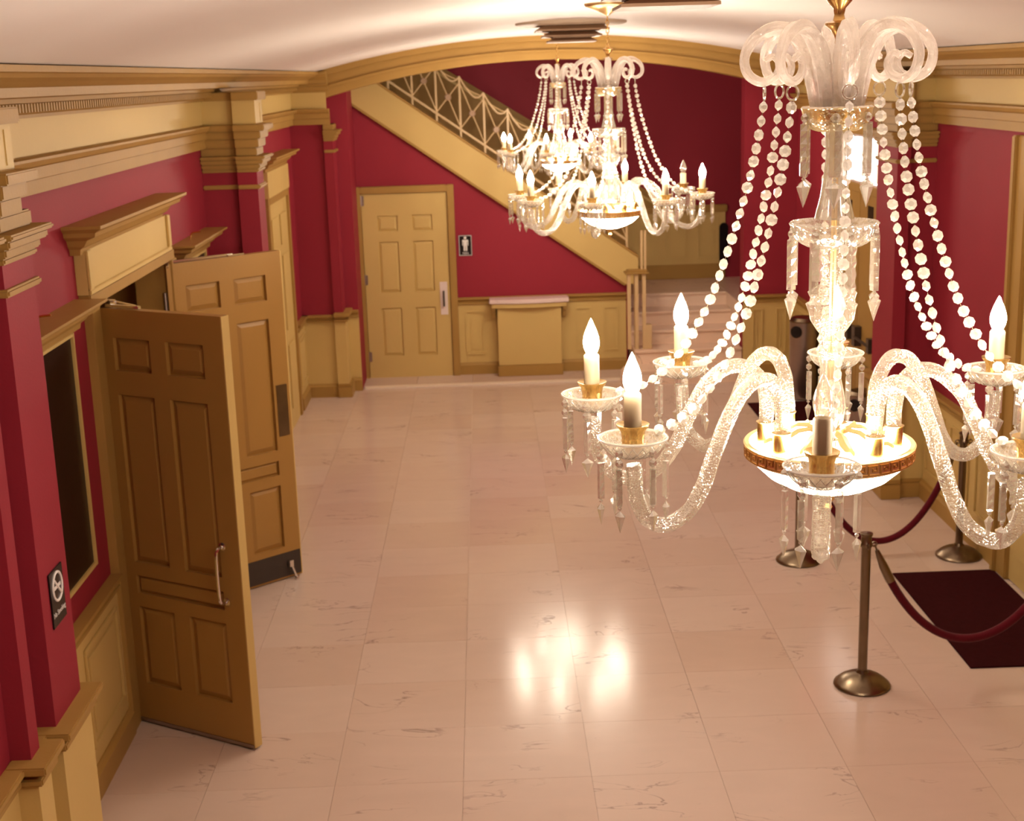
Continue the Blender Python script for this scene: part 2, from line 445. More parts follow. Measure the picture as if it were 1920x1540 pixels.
# near left group, mid left group, far left group, right group
pilaster(wall_left, XL, -1.87, 3.6, 5.10, 1)
pilaster(wall_left, XL, -1.78, 5.12, 5.47, 1, ent=trims[0], ey=5.30)
pilaster(wall_left, -1.87, -1.79, 4.84, 4.94, 1)
pilaster(wall_left, XL, -1.773, 10.19, 10.48, 1, ent=trims[0])
pilaster(wall_left, -1.773, -1.63, 10.15, 10.44, 1, ent=trims[0])
pilaster(wall_right, XR, 3.25, 10.66, 11.2, -1, ent=trims[1])
pilaster(wall_right, 3.25, 3.15, 10.62, 11.16, -1, ent=trims[1])

# end of the hall: left cheek, wall under the stair, right cheek
STR_S = -0.702                       # slope of the stair stringer
def str_bot(x): return 3.17 + (x + 1.47) * STR_S
wb = MB().prism([(-1.62, 0), (1.62, 0), (1.62, str_bot(1.62) + 0.1), (-1.62, str_bot(-1.62) + 0.1)], lambda u, v, t: (u, t, v), 15.9, 16.05)
wall_back = struct('wall_back', wb, M['red'], 'crimson end wall under the sloping stair, holding the cream panelled door', 'wall')
cheek = MB().box(XL, -1.68, 15.0, 16.05, 0, 3.5); cheek.box(-1.68, -1.44, 15.28, 16.05, 0, 3.5)
obj('wall_return', cheek, M['red'], wall_back)
pilaster(wall_back, -1.68, -1.58, 14.97, 15.26, 1)
obj('wainscot', MB().box(XL, -1.68, 14.978, 15.0, BASE, RAIL0).box(-1.58, -1.44, 15.258, 15.28, BASE, RAIL0).box(-0.36, 1.6, 15.878, 15.9, BASE, RAIL0), M['cream'], wall_back)
cr = MB(); sweep_x(cr, RAILP, 15.0, -1, XL, -1.68); sweep_x(cr, RAILP, 15.28, -1, -1.58, -1.44); sweep_x(cr, RAILP, 15.9, -1, -0.36, 1.6)
obj('chair_rail', cr, M['tan'], wall_back)
bb = MB(); sweep_x(bb, BASEP, 15.0, -1, XL, -1.68); sweep_x(bb, BASEP, 15.28, -1, -1.58, -1.44); sweep_x(bb, BASEP, 15.9, -1, -0.36, 1.6)
struct('baseboard_back', bb, M['tan'], 'tan skirting at the foot of the far end wall', 'baseboard')
wall_panels(wall_back, 'y', -0.34, 0.02, 15.878, -1, width=0.4)
wall_panels(wall_back, 'y', 0.95, 1.58, 15.878, -1, width=0.32)
e3 = tag(empty('trim_3'), 'short tan and cream entablature return at the far corner by the panelled door', 'cornice', kind='structure')
a = MB(); sweep_x(a, ARCP, 15.0, -1, XL, -1.60); obj('architrave', a, M['tan'], e3)
obj('frieze', MB().box(XL, -1.63, 14.965, 15.0, ARC1, FRZ1), M['cream'], e3)
c = MB(); sweep_x(c, [(d * 0.5, z) for d, z in CRNP], 15.0, -1, XL, -1.60); obj('crown', c, M['tan'], e3)

wbr = MB().box(2.87, XR, 15.4, 15.6, 0, 3.5)
wall_far_right = struct('wall_back_right', wbr, M['red'], 'narrow crimson wall piece beside the marble steps', 'wall')
obj('wainscot', MB().box(2.87, XR, 15.378, 15.4, BASE, RAIL0), M['cream'], wall_far_right)
obj('chair_rail', sweep_x(MB(), RAILP, 15.4, -1, 2.85, XR), M['tan'], wall_far_right)
obj('skirting', sweep_x(MB(), BASEP, 15.4, -1, 2.87, XR), M['tan'], wall_far_right)
wall_panels(wall_far_right, 'y', 2.9, XR - 0.03, 15.378, -1, width=0.3)

# stair hall behind the arch
sh = MB().box(-3.2, 3.7, 17.6, 17.75, 0, 5.3)
wall_stair = struct('wall_stair', sh, M['red'], 'dark crimson wall rising behind the staircase', 'wall')
struct('wall_stair_left', MB().box(-3.2, -3.05, 15.35, 17.6, 0, 5.3), M['red'], 'crimson end wall at the head of the stair, hidden by the arch', 'wall')
struct('wall_stair_right', MB().box(3.46, 3.6, 15.6, 17.6, 0, 5.3), M['red'], 'crimson side wall beyond the stair landing', 'wall')
struct('ceiling_stair', MB().box(-3.2, 3.7, 15.35, 17.75, 5.3, 5.4), M['ceiling'], 'pale ceiling high above the staircase', 'ceiling')
struct('wall_over_arch', MB().box(-3.2, 3.7, 15.2, 15.36, 3.9, 5.4), M['red'], 'crimson wall above the arch, out of sight over the vault', 'wall')
# sloping dado behind the flight and level dado behind the landing
def dado_z(x): return 3.475 + (x + 0.589) * (2.716 - 3.475) / (0.614 + 0.589)
def slope_strip(x0, x1, o0, o1, y0, y1):
    return MB().prism([(x0, dado_z(x0) + o0), (x1, dado_z(x1) + o0), (x1, dado_z(x1) + o1), (x0, dado_z(x0) + o1)], lambda u, v, t: (u, t, v), y0, y1)
xb = 2.15
obj('dado_panel', slope_strip(-3.0, xb, -1.25, 0.0, 17.57, 17.6), M['tan'], wall_stair)
obj('dado_rail', slope_strip(-3.0, xb - 0.03, 0.0, 0.035, 17.54, 17.6), M['cream'], wall_stair)
obj('dado_rail', slope_strip(-3.0, xb - 0.03, 0.035, 0.075, 17.56, 17.6), M['tan'], wall_stair)
obj('dado_rail', slope_strip(-3.0, xb - 0.03, 0.075, 0.12, 17.53, 17.6), M['tan'], wall_stair)
obj('dado_panel', MB().box(xb - 0.35, 3.04, 17.565, 17.6, 0.8, 1.66), M['cream'], wall_stair)
obj('dado_rail', MB().box(xb - 0.37, 3.06, 17.53, 17.6, 1.64, 1.73), M['tan'], wall_stair, bevel=0.01)
obj('skirting', MB().box(xb - 0.5, 3.04, 17.55, 17.6, 0.8, 0.985), M['tan'], wall_stair, bevel=0.01)
wall_panels(wall_stair, 'y', xb - 0.35, 3.03, 17.565, -1, z0=1.05, z1=1.6, width=0.42)
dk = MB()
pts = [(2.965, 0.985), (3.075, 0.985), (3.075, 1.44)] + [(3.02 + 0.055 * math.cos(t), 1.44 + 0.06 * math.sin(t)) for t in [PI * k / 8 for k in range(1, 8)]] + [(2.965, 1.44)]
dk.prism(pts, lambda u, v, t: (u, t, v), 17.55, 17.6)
obj('doorway_shade', dk, M['black'], wall_stair)  # solid black slab, painted shade of an opening that is not cut

# ------------------------------------------------------------------ ceiling vault and arch
RISE, XA, XZ = 0.30, -1.72, 3.15
HALF = (XZ - XA) / 2
RAD = (HALF * HALF + RISE * RISE) / (2 * RISE)
def vault_z(x): return CRN1 + RISE - RAD + math.sqrt(max(RAD * RAD - (x - CX) ** 2, 0))
vm = MB()
xsv = [XA + (XZ - XA) * k / 40 for k in range(41)]
poly = [(x, vault_z(x)) for x in xsv] + [(XZ, 4.0), (XA, 4.0)]
vm.prism(poly, lambda u, v, t: (u, t, v), Y0, 15.3)
vm.box(XL - 0.18, XA, Y0, 15.3, CRN1, 4.0); vm.box(XZ, XR + 0.18, Y0, 15.3, CRN1, 4.0)
ceil = struct('ceiling', vm, M['ceiling'], 'pale shallow barrel vaulted ceiling of the lobby', 'ceiling')
for p in ceil.data.polygons: p.use_smooth = abs(p.normal.y) < 0.5
ceil.data.set_sharp_from_angle(angle=math.radians(20))
def low_z(x):
    h = (XZ - XA) / 2; rise = 0.345
    R_ = (h * h + rise * rise) / (2 * rise)
    return 3.20 + rise - R_ + math.sqrt(max(R_ * R_ - (x - CX) ** 2, 0))
arch = tag(empty('trim_4'), 'wide tan moulded arch spanning the lobby in front of the staircase', 'arch', kind='structure')
def arch_band(f0, f1, y0, y1):
    m = MB()
    lo = [(x, low_z(x) + (vault_z(x) - low_z(x)) * f0) for x in xsv]
    hi = [(x, low_z(x) + (vault_z(x) - low_z(x)) * f1 + (0.02 if f1 >= 1 else 0)) for x in reversed(xsv)]
    for i in range(40):
        q = [lo[i], lo[i + 1], hi[39 - i], hi[40 - i]]
        m.prism(q, lambda u, v, t: (u, t, v), y0, y1)
    return m
obj('arch_band', arch_band(0.0, 1.0, 14.99, 15.33), M['tan'], arch)
obj('arch_moulding', arch_band(0.32, 0.40, 14.965, 14.99), M['tan'], arch)
obj('arch_moulding', arch_band(0.78, 1.0, 14.95, 14.99), M['tan'], arch)
# closing pieces between arch ends and walls
obj('arch_impost', MB().box(XL, XA, 14.99, 15.3, 3.2, 3.5).box(XZ, XR, 14.99, 15.4, 3.2, 3.5), M['tan'], arch)

# ------------------------------------------------------------------ vestibule behind the open doors
ves = tag(empty('wall_vestibule'), 'dark brown vestibule seen through the gap over the open doors', 'wall', kind='structure')
obj('vestibule_wall', MB().box(-4.1, -4.0, 6.6, 9.2, 0, 2.7).box(-4.0, -2.21, 6.6, 6.7, 0, 2.7).box(-4.0, -2.21, 9.1, 9.2, 0, 2.7), M['door_tan'], ves)
obj('vestibule_ceiling', MB().box(-4.1, -2.21, 6.6, 9.2, 2.7, 2.8), M['door_tan'], ves)
obj('vestibule_panel', MB().box(-4.0, -3.97, 7.3, 7.8, 0.2, 2.2).box(-4.0, -3.97, 8.0, 8.6, 0.2, 2.2), M['dark_plate'], ves)

# casing and overdoor of the double doors
cas = tag(empty('trim_5'), 'tan door casing with cream overdoor panel and projecting hood above the open double doors', 'door frame', kind='structure')
obj('jamb', MB().box(XL - 0.2, XL + 0.045, 6.93, 7.075, 0, 2.33).box(XL - 0.2, XL + 0.045, 8.775, 8.92, 0, 2.33), M['tan'], cas, bevel=0.004)
obj('head', MB().box(XL - 0.2, XL + 0.06, 6.87, 8.80, 2.335, 2.40), M['tan'], cas, bevel=0.006)
ov = MB().box(XL, XL + 0.055, 6.86, 8.72, 2.40, 2.62)
obj('overdoor_panel', ov, M['cream'], cas)
fr = MB().box(XL + 0.055, XL + 0.07, 6.86, 8.72, 2.40, 2.425).box(XL + 0.055, XL + 0.07, 6.86, 6.93, 2.425, 2.62).box(XL + 0.055, XL + 0.07, 8.65, 8.72, 2.425, 2.62)
obj('overdoor_border', fr, M['cream'], cas, bevel=0.004)
HOODP = [(0, 0), (0.05, 0), (0.055, 0.03), (0.08, 0.045), (0.10, 0.075), (0.15, 0.095), (0.155, 0.115), (0.19, 0.135), (0.19, 0.15), (0, 0.15)]
def hood(parent, xw, sgn, y0, y1, z, k=1.0, name='hood'):
    m = MB(); n = len(HOODP)
    v = []; f = []
    for (d, zz) in HOODP:
        d *= k; zz *= k
        v.append((xw + sgn * d, y0 - d * 0.75, z + zz))
    for (d, zz) in HOODP:
        d *= k; zz *= k
        v.append((xw + sgn * d, y1 + d * 0.75, z + zz))
    # mitred ends: wall-side points repeat at the un-splayed y
    for i in range(n - 1):
        f.append((i, i + 1, n + i + 1, n + i))
    o = len(v)
    for yy, s_ in ((y0, -1), (y1, 1)):
        for (d, zz) in HOODP:
            v.append((xw, yy + s_ * d * k * 0.75, z + zz * k))
    for i in range(n - 1):
        f.append((i, i + 1, o + i + 1, o + i))
        f.append((n + i, n + i + 1, o + n + i + 1, o + n + i))
        f.append((o + i, o + i + 1, o + n + i + 1, o + n + i))
    m.add(v, f)
    return obj(name, m, M['tan'], parent)
hood(cas, XL, 1, 6.84, 8.56, 2.605, 1.0)

# ------------------------------------------------------------------ doors
def door_leaf(root, W_, H_, T, layout, mat, z0=0.0, mid_rail=True):
    """leaf in local coords: hinge at x=0, width along +x, thickness along y (0..T), panels from layout [(x0,x1,z0,z1)]"""
    m = MB()
    xs_ = sorted(set([0, W_] + [round(q, 4) for p in layout for q in p[:2]]))
    zs_ = sorted(set([0, H_] + [round(q, 4) for p in layout for q in p[2:]]))
    def inside(x, z):
        return any(p[0] < x < p[1] and p[2] < z < p[3] for p in layout)
    for j in range(len(zs_) - 1):
        run = None
        for i in range(len(xs_) - 1):
            solid = not inside((xs_[i] + xs_[i + 1]) / 2, (zs_[j] + zs_[j + 1]) / 2)
            if solid and run is None: run = xs_[i]
            if (not solid) and run is not None:
                m.box(run, xs_[i], 0, T, zs_[j], zs_[j + 1]); run = None
        if run is not None: m.box(run, W_, 0, T, zs_[j], zs_[j + 1])
    obj('leaf_frame', m, mat, root, loc=(0, 0, z0))
    for (a0, a1, b0, b1) in layout:
        w2 = a1 - a0; h2 = b1 - b0; q = min(0.035, w2 * 0.2, h2 * 0.2); rec = 0.022; f = 0.009
        pm = MB()
        for (ya, yb) in ((rec, f), (T - rec, T - f)):
            v = [(0, ya, 0), (w2, ya, 0), (w2, ya, h2), (0, ya, h2),
                 (0.006, ya, 0.006), (w2 - 0.006, ya, 0.006), (w2 - 0.006, ya, h2 - 0.006), (0.006, ya, h2 - 0.006),
                 (q, yb, q), (w2 - q, yb, q), (w2 - q, yb, h2 - q), (q, yb, h2 - q)]
            fs = [(0, 1, 5, 4), (1, 2, 6, 5), (2, 3, 7, 6), (3, 0, 4, 7), (4, 5, 9, 8), (5, 6, 10, 9), (6, 7, 11, 10), (7, 4, 8, 11), (8, 9, 10, 11)]
            pm.add(v, fs)
        obj('panel', pm, mat, root, loc=(a0, 0, z0 + b0))
def six_panels(W_, H_, kind):
    s = 0.125 if kind == 'lobby' else 0.17
    g = 0.105 if kind == 'lobby' else 0.16
    xm = W_ / 2
    colsx = ((s, xm - g / 2), (xm + g / 2, W_ - s))
    if kind == 'lobby':
        rows = ((0.86, 0.935), (0.405, 0.805), (0.10, 0.295))
    else:
        rows = ((0.80, 0.885), (0.47, 0.745), (0.12, 0.385))
    L = [(x0, x1, H_ * a, H_ * b) for a, b in rows for x0, x1 in colsx]
    if kind == 'lobby':
        L.append((s, W_ - s, H_ * 0.328, H_ * 0.372))
    return L
DH, DW, DT = 2.29, 0.85, 0.055
def cyl(mb, p0, p1, r, n=10):
    return mb.tube([p0, p1], r, n)
def add_hinges(root, x, y):
    hm = MB().tube([(0, 0, -0.06), (0, 0, 0.06)], 0.011, 8).box(-0.004, 0.035, -0.004, 0.004, -0.055, 0.055).mesh('hinge', M['steel'])
    for z in (0.25, 1.15, 2.05):
        link('hinge', hm, root, (x, y, z))
# door_1: near leaf, swung back towards the viewer
d1 = tag(empty('door_1', (-2.035, 7.10, 0.012), math.atan2(-0.42, 0.72)), 'brown panelled lobby door leaf swung wide open, with tall chrome pull handle and pale edge', 'door', kind='structure')
door_leaf(d1, DW, DH, DT, six_panels(DW, DH, 'lobby'), M['door_tan'])
obj('edge_strip', MB().box(DW, DW + 0.006, 0.0, DT, 0, DH), M['cream'], d1)
h = MB(); zb, zt = 0.80, 1.10
h.tube(spline([(0.745, -0.001, zb), (0.745, -0.04, zb + 0.005), (0.745, -0.055, zb + 0.05), (0.745, -0.055, zt - 0.05), (0.745, -0.04, zt - 0.005), (0.745, -0.001, zt)], 24), 0.009, 8)
for z in (zb, zt): h.lathe([(0.022, 0), (0.022, 0.004), (0.012, 0.008)], 12, Matrix.Translation((0.745, 0, z)) @ Matrix.Rotation(PI / 2, 4, 'X'))
obj('pull_handle', h, M['chrome'], d1, smooth=True)
obj('closer_arm', MB().box(0.02, 0.30, 0.02, 0.04, DH + 0.004, DH + 0.018).box(0.0, 0.07, 0.06, 0.10, DH + 0.004, DH + 0.03).tube([(0.28, 0.03, DH + 0.015), (0.08, 0.09, DH + 0.02)], 0.007, 6), M['chrome'], d1)
obj('bottom_sweep', MB().box(0.03, DW, -0.006, DT + 0.004, 0.0, 0.018), M['steel'], d1)
add_hinges(d1, -0.012, 0.02)
# door_2: far leaf, with kick plate
d2 = tag(empty('door_2', (-2.02, 8.755, 0.012), math.atan2(0.57, 0.645)), 'brown panelled lobby door leaf standing open, with dark kick plate and worn brass push plate', 'door', kind='structure')
door_leaf(d2, DW, DH, DT, six_panels(DW, DH, 'lobby'), M['door_tan'])
obj('edge_strip', MB().box(DW, DW + 0.006, 0.0, DT, 0, DH), M['cream'], d2)
obj('kick_plate', MB().box(0.03, DW - 0.004, -0.004, -0.0005, 0.012, 0.185), M['dark_plate'], d2)
obj('push_plate', MB().box(DW - 0.105, DW - 0.02, -0.004, -0.0005, 1.02, 1.38), M['old_brass'], d2, bevel=0.001)
ds = MB().tube([(DW - 0.1, -0.03, 0.10), (DW - 0.07, -0.045, -0.004)], 0.008, 8); ds.box(DW - 0.118, DW - 0.088, -0.04, -0.0045, 0.085, 0.13); ds.lathe([(0.014, 0), (0.016, 0.012), (0.012, 0.02)], 10, Matrix.Translation((DW - 0.07, -0.045, -0.011)))
obj('door_stop', ds, M['chrome'], d2, smooth=True)
obj('closer_arm', MB().box(0.0, 0.50, 0.02, 0.04, DH + 0.004, DH + 0.018).tube([(0.03, 0.03, DH + 0.012), (-0.10, -0.20, DH + 0.012)], 0.009, 6).box(0.46, 0.58, 0.01, 0.05, DH + 0.002, DH + 0.012), M['chrome'], d2)
add_hinges(d2, -0.012, 0.02)

# door_3: cream door under the stair
d3 = tag(empty('door_3', (-1.395, 15.845, 0.012)), 'closed cream six panelled door in the far crimson wall under the stair', 'door', kind='structure')
FW, FH = 0.965, 2.12
door_leaf(d3, FW, FH, 0.05, six_panels(FW, FH, 'far'), M['cream'])
f3 = MB().box(-0.085, -0.005, -0.03, 0.054, -0.012, FH + 0.085).box(FW + 0.005, FW + 0.085, -0.03, 0.054, -0.012, FH + 0.085).box(-0.005, FW + 0.005, -0.03, 0.054, FH + 0.005, FH + 0.085)
obj('door_frame', f3, M['tan'], d3, bevel=0.008)
obj('pull_plate', MB().box(FW - 0.115, FW - 0.03, -0.006, -0.0005, 0.72, 1.10), M['white_plate'], d3, bevel=0.001)
obj('door_handle', MB().tube(spline([(FW - 0.072, -0.006, 0.83), (FW - 0.072, -0.045, 0.84), (FW - 0.072, -0.045, 0.98), (FW - 0.072, -0.006, 0.99)], 14), 0.01, 8), M['dark_plate'], d3, smooth=True)
add_hinges(d3, -0.004, -0.006)

# door in the left wall beyond the mid pilaster (seen as a sliver): cream leaf with casing and hood
d4 = tag(empty('door_4', (XL, 12.85, 0)), 'cream overdoor and casing of the closed door past the pilaster, capped by a small tan hood', 'door', kind='structure')
obj('casing', MB().box(0, 0.05, 0, 0.10, 0, 2.36).box(0, 0.05, 1.30, 1.40, 0, 2.36).box(0, 0.05, 0.10, 1.30, 2.29, 2.36), M['tan'], d4, bevel=0.005)
obj('door_leaf', MB().box(0, 0.03, 0.10, 1.30, 0, 2.29), M['cream'], d4)
obj('overdoor_panel', MB().box(0, 0.06, 0.0, 1.40, 2.36, 2.60), M['cream'], d4, bevel=0.004)
hood(d4, 0.0, 1, 0.0, 1.40, 2.60, 0.9)
for a0, a1 in ((0.2, 0.62), (0.76, 1.2)):
    for z0, z1 in ((0.2, 0.85), (1.0, 1.75), (1.85, 2.15)):
        obj('panel', MB().box(0.03, 0.042, a0, a1, z0, z1), M['cream'], d4, bevel=0.005)

# right wall: near doorway casing with closed doors, far street doors with bright transom
d5 = tag(empty('door_5', (XR, 7.0, 0)), 'tall tan cased doorway behind the stanchions beside the maroon mat', 'door', kind='structure')
obj('casing', MB().box(-0.06, 0, 0, 0.22, 0, 2.93).box(-0.06, 0, 1.72, 1.90, 0, 2.93).box(-0.06, 0, 0.22, 1.72, 2.62, 2.93).box(-0.085, 0, 1.87, 1.93, 0, 2.93), M['tan'], d5, bevel=0.008)
for a0 in (0.22, 0.975):
    obj('door_leaf', MB().box(-0.03, 0, a0, a0 + 0.745, 0.01, 2.62), M['cream'], d5, bevel=0.004)
    for z0, z1 in ((0.2, 0.85), (1.0, 1.75), (1.95, 2.35)):
        obj('panel', MB().box(-0.042, -0.03, a0 + 0.13, a0 + 0.62, z0, z1), M['cream'], d5, bevel=0.006)

d6 = tag(empty('door_6', (XR, 11.85, 0)), 'pair of tan street doors with small dark panes below the bright transom window', 'door', kind='structure')
obj('casing', MB().box(-0.06, 0, 0, 0.09, 0, 2.85).box(-0.06, 0, 1.53, 1.62, 0, 2.85).box(-0.06, 0, 0.09, 1.53, 2.78, 2.85).box(-0.06, 0, 0.09, 1.53, 2.27, 2.345), M['tan'], d6, bevel=0.006)
for a0 in (0.095, 0.815):
    lf = obj('door_leaf', MB().box(-0.035, 0, a0, a0 + 0.71, 0.01, 2.265), M['tan'], d6, bevel=0.004)
    obj('door_pane', MB().box(-0.04, -0.035, a0 + 0.27, a0 + 0.44, 2.02, 2.17), M['black'], d6)
    for z0, z1 in ((0.18, 0.72), (1.15, 1.9)):
        obj('panel', MB().box(-0.046, -0.035, a0 + 0.12, a0 + 0.59, z0, z1), M['tan'], d6, bevel=0.006)
    pb_ = MB().tube([(-0.09, a0 + 0.1, 0.95), (-0.09, a0 + 0.61, 0.95)], 0.014, 8).box(-0.10, -0.035, a0 + 0.08, a0 + 0.16, 0.89, 1.02).box(-0.10, -0.035, a0 + 0.55, a0 + 0.65, 0.87, 1.05)
    obj('push_bar', pb_, M['dark_plate'], d6, smooth=True)
win = tag(empty('window_1', (XR, 11.94, 2.345)), 'bright daylit transom window above the tan street doors', 'window', kind='structure')
for k in range(3):
    obj('pane', MB().box(-0.02, -0.004, 0.02 + 0.475 * k, 0.465 + 0.475 * k, 0.02, 0.42), M['window'], win)
mt = MB()
for k in range(4): mt.box(-0.045, 0, 0.475 * k - 0.006, 0.475 * k + 0.018, 0, 0.435)
mt.box(-0.045, 0, -0.006, 1.445, 0, 0.02); mt.box(-0.045, 0, -0.006, 1.445, 0.415, 0.435)
obj('window_frame', mt, M['white_plate'], win)
gr = MB()
for k in range(3):
    cy = 0.2425 + 0.475 * k
    for a in range(8):
        t = a * PI / 4
        gr.tube([(-0.026, cy + 0.035 * math.cos(t), 0.22 + 0.035 * math.sin(t)), (-0.026, cy + 0.19 * math.cos(t), 0.22 + 0.19 * math.sin(t))], 0.006, 5)
    gr.tube([(-0.026, cy + 0.035 * math.cos(t), 0.22 + 0.035 * math.sin(t)) for t in [k2 * PI / 8 for k2 in range(17)]], 0.005, 5)
obj('window_grille', gr, M['vent_pale'], win)

# ------------------------------------------------------------------ staircase
st = tag(empty('staircase', (0, 0, 0)), 'pale marble steps climbing to a landing, then a flight turning up behind the crimson wall', 'staircase', kind='structure')
SX0, SX1 = 1.64, 2.86
stepY = (15.02, 15.4, 15.75, 16.1, 16.45)
for k, y in enumerate(stepY):
    z = 0.16 * (k + 1)
    yb = 17.6 if k == 4 else stepY[k + 1] + 0.02
    if k == 0:
        # wide bullnose first step
        pts = [(1.55, 15.42), (1.5, 15.3)] + [(1.62 + 0.17 * math.cos(t), 15.2 + 0.18 * math.sin(t)) for t in [PI + PI / 2 * q / 6 for q in range(1, 7)]] + [(2.84, 15.02), (2.84, 15.42)]
        m = MB().prism(pts, lambda u, v, t: (u, v, t), 0.001, 0.125)
        m2 = MB().prism([(CX2 * 1.0, v) for CX2, v in pts], lambda u, v, t: (u, v, t), 0.125, 0.16)
        s_ = obj('step', m, M['stair_marble'], st)
        obj('tread', m2, M['stair_marble'], s_, bevel=0.006)
    else:
        s_ = obj('step', MB().box(SX0, SX1, y, yb, 0.001, z - 0.03), M['stair_marble'], st)
        obj('tread', MB().box(SX0 - 0.0, SX1, y - 0.022, yb, z - 0.03, z), M['stair_marble'], s_, bevel=0.006)
obj('landing', MB().box(SX1, 3.46, 15.62, 17.6, 0.001, 0.80), M['stair_marble'], st)
# second flight rising to the left behind the wall
for k in range(15):
    x1 = 1.60 - 0.235 * k
    obj('step', MB().box(x1 - 0.26, x1, 16.06, 17.57, 0.80 + 0.165 * k, 0.80 + 0.165 * (k + 1)), M['stair_marble'], st)
# cream stringer
sg = MB().prism([(-1.75, str_bot(-1.75)), (1.60, str_bot(1.60)), (1.74, str_bot(1.74) + 0.10), (1.74, str_bot(1.74) + 0.40), (-1.75, str_bot(-1.75) + 0.40)], lambda u, v, t: (u, t, v), 15.84, 16.06)
obj('stringer', sg, M['cream'], st)
sm = MB().prism([(-1.44, str_bot(-1.44) - 0.03), (1.58, str_bot(1.58) - 0.03), (1.60, str_bot(1.60)), (-1.44, str_bot(-1.44))], lambda u, v, t: (u, t, v), 15.83, 15.9)
obj('stringer_moulding', sm, M['tan'], st)
st2_ = MB().prism([(-1.75, str_bot(-1.75) + 0.40), (1.74, str_bot(1.74) + 0.40), (1.74, str_bot(1.74) + 0.43), (-1.75, str_bot(-1.75) + 0.43)], lambda u, v, t: (u, t, v), 15.83, 16.06)
obj('stringer_cap', st2_, M['tan'], st)

# wrought iron railing with festoons
rl = tag(empty('stair_railing', (0, 0, 0)), 'cream wrought iron stair railing with crossed bars, round bosses and swagged top', 'railing')
RY = 15.93
def rz_(x): return str_bot(x) + 0.43
px_posts = [1.62 - 0.265 * k for k in range(13)]
pole = MB()
for x in px_posts:
    obj('baluster', MB().box(x - 0.011, x + 0.011, RY - 0.011, RY + 0.011, rz_(x) - 0.005, rz_(x) + 0.67), M['iron'], rl)
def bar(p, q, r=0.008): return MB().tube([p, q], r, 6)
xa, xz_ = px_posts[-1], px_posts[0]
obj('bottom_rail', MB().prism([(xa, rz_(xa) + 0.07), (xz_, rz_(xz_) + 0.07), (xz_, rz_(xz_) + 0.10), (xa, rz_(xa) + 0.10)], lambda u, v, t: (u, t, v), RY - 0.01, RY + 0.01), M['iron'], rl)
boss = MB().lathe([(0.0, -0.012), (0.032, -0.012), (0.038, 0), (0.032, 0.012), (0.0, 0.012)], 14, Matrix.Rotation(PI / 2, 4, 'X')).mesh('boss', M['vent_brown'], True)
for k in range(12):
    x1, x0 = px_posts[k], px_posts[k + 1]
    lo1, lo0 = rz_(x1) + 0.10, rz_(x0) + 0.10
    hi1, hi0 = rz_(x1) + 0.60, rz_(x0) + 0.60
    obj('cross_bar', bar((x1, RY, lo1), (x0, RY, hi0)), M['iron'], rl)
    obj('cross_bar', bar((x0, RY, lo0), (x1, RY, hi1)), M['iron'], rl)
    link('boss', boss, rl, ((x0 + x1) / 2, RY, (lo1 + hi0) / 2 + 0.0))
    t0, t1 = rz_(x0) + 0.66, rz_(x1) + 0.66
    obj('festoon', MB().tube(spline([(x0, RY, t0), (x0 + 0.07, RY, t0 - 0.12), (x0 + 0.15, RY, t0 - 0.215), (x0 + 0.21, RY, t0 - 0.225), (x1, RY, t1 + 0.0)], 14), 0.011, 7), M['iron'], rl, smooth=True)
    obj('festoon', MB().tube(spline([(x0, RY, t0 - 0.01), (x0 + 0.10, RY, t0 - 0.14), (x1 - 0.02, RY, t1 - 0.03)], 10), 0.007, 6), M['iron'], rl, smooth=True)
# newel: cluster of square posts under a flat cap, standing on the first step
nw = tag(empty('newel_post', (1.70, 15.52, 0.32)), 'cluster of slim tan posts under a flat cap at the foot of the stair railing', 'post')
for dx, dy in ((-0.105, -0.03), (-0.02, -0.03), (0.065, -0.03), (-0.02, 0.05)):
    obj('post', MB().box(dx - 0.02, dx + 0.02, dy - 0.02, dy + 0.02, 0.001, 0.86), M['iron'], nw)
obj('cap', MB().box(-0.15, 0.12, -0.08, 0.09, 0.86, 0.885).box(-0.13, 0.10, -0.06, 0.07, 0.885, 0.905), M['tan'], nw, bevel=0.006)
obj('base_block', MB().box(0.07, 0.15, -0.06, 0.03, 0.001, 0.28), M['iron'], nw, bevel=0.006)
for dx in (0.045, 0.085):
    obj('upper_post', MB().box(dx - 0.012, dx + 0.012, 0.0, 0.024, 0.905, 1.34), M['iron'], nw)

# ------------------------------------------------------------------ console shelf under the crimson wall
cs = tag(empty('console_shelf', (0.47, 15.83, 0.012)), 'bow fronted pinkish marble shelf on a cream panelled block against the end wall', 'console')
CYB = 0.04
obj('body', MB().box(-0.365, 0.365, -0.15, CYB, 0.13, 0.80), M['cream'], cs, bevel=0.004)
obj('plinth', MB().box(-0.375, 0.375, -0.165, CYB, 0, 0.13), M['tan'], cs, bevel=0.006)
bow = [(-0.455, CYB), (-0.455, -0.18)] + [(-0.455 + 0.91 * k / 12, -0.18 - 0.05 * math.sin(PI * k / 12)) for k in range(1, 12)] + [(0.455, -0.18), (0.455, CYB)]
obj('marble_top', MB().prism(bow, lambda u, v, t: (u, v, t), 0.85, 0.90), marble('shelf marble', (0.74, 0.58, 0.54), (0.45, 0.3, 0.28), 0.2), cs, bevel=0.008)
obj('apron', MB().prism([(u * 0.94, v * 0.93 if v < 0 else v) for u, v in bow], lambda u, v, t: (u, v, t), 0.80, 0.85), M['cream'], cs, bevel=0.004)
for s_ in (-1, 1):
    obj('bracket', MB().prism([(CYB, 0.80), (-0.12, 0.80), (-0.10, 0.75), (-0.04, 0.72), (0.0, 0.66), (CYB, 0.64)], lambda u, v, t: (t, u, v), s_ * 0.385, s_ * 0.425), M['cream'], cs, bevel=0.005)

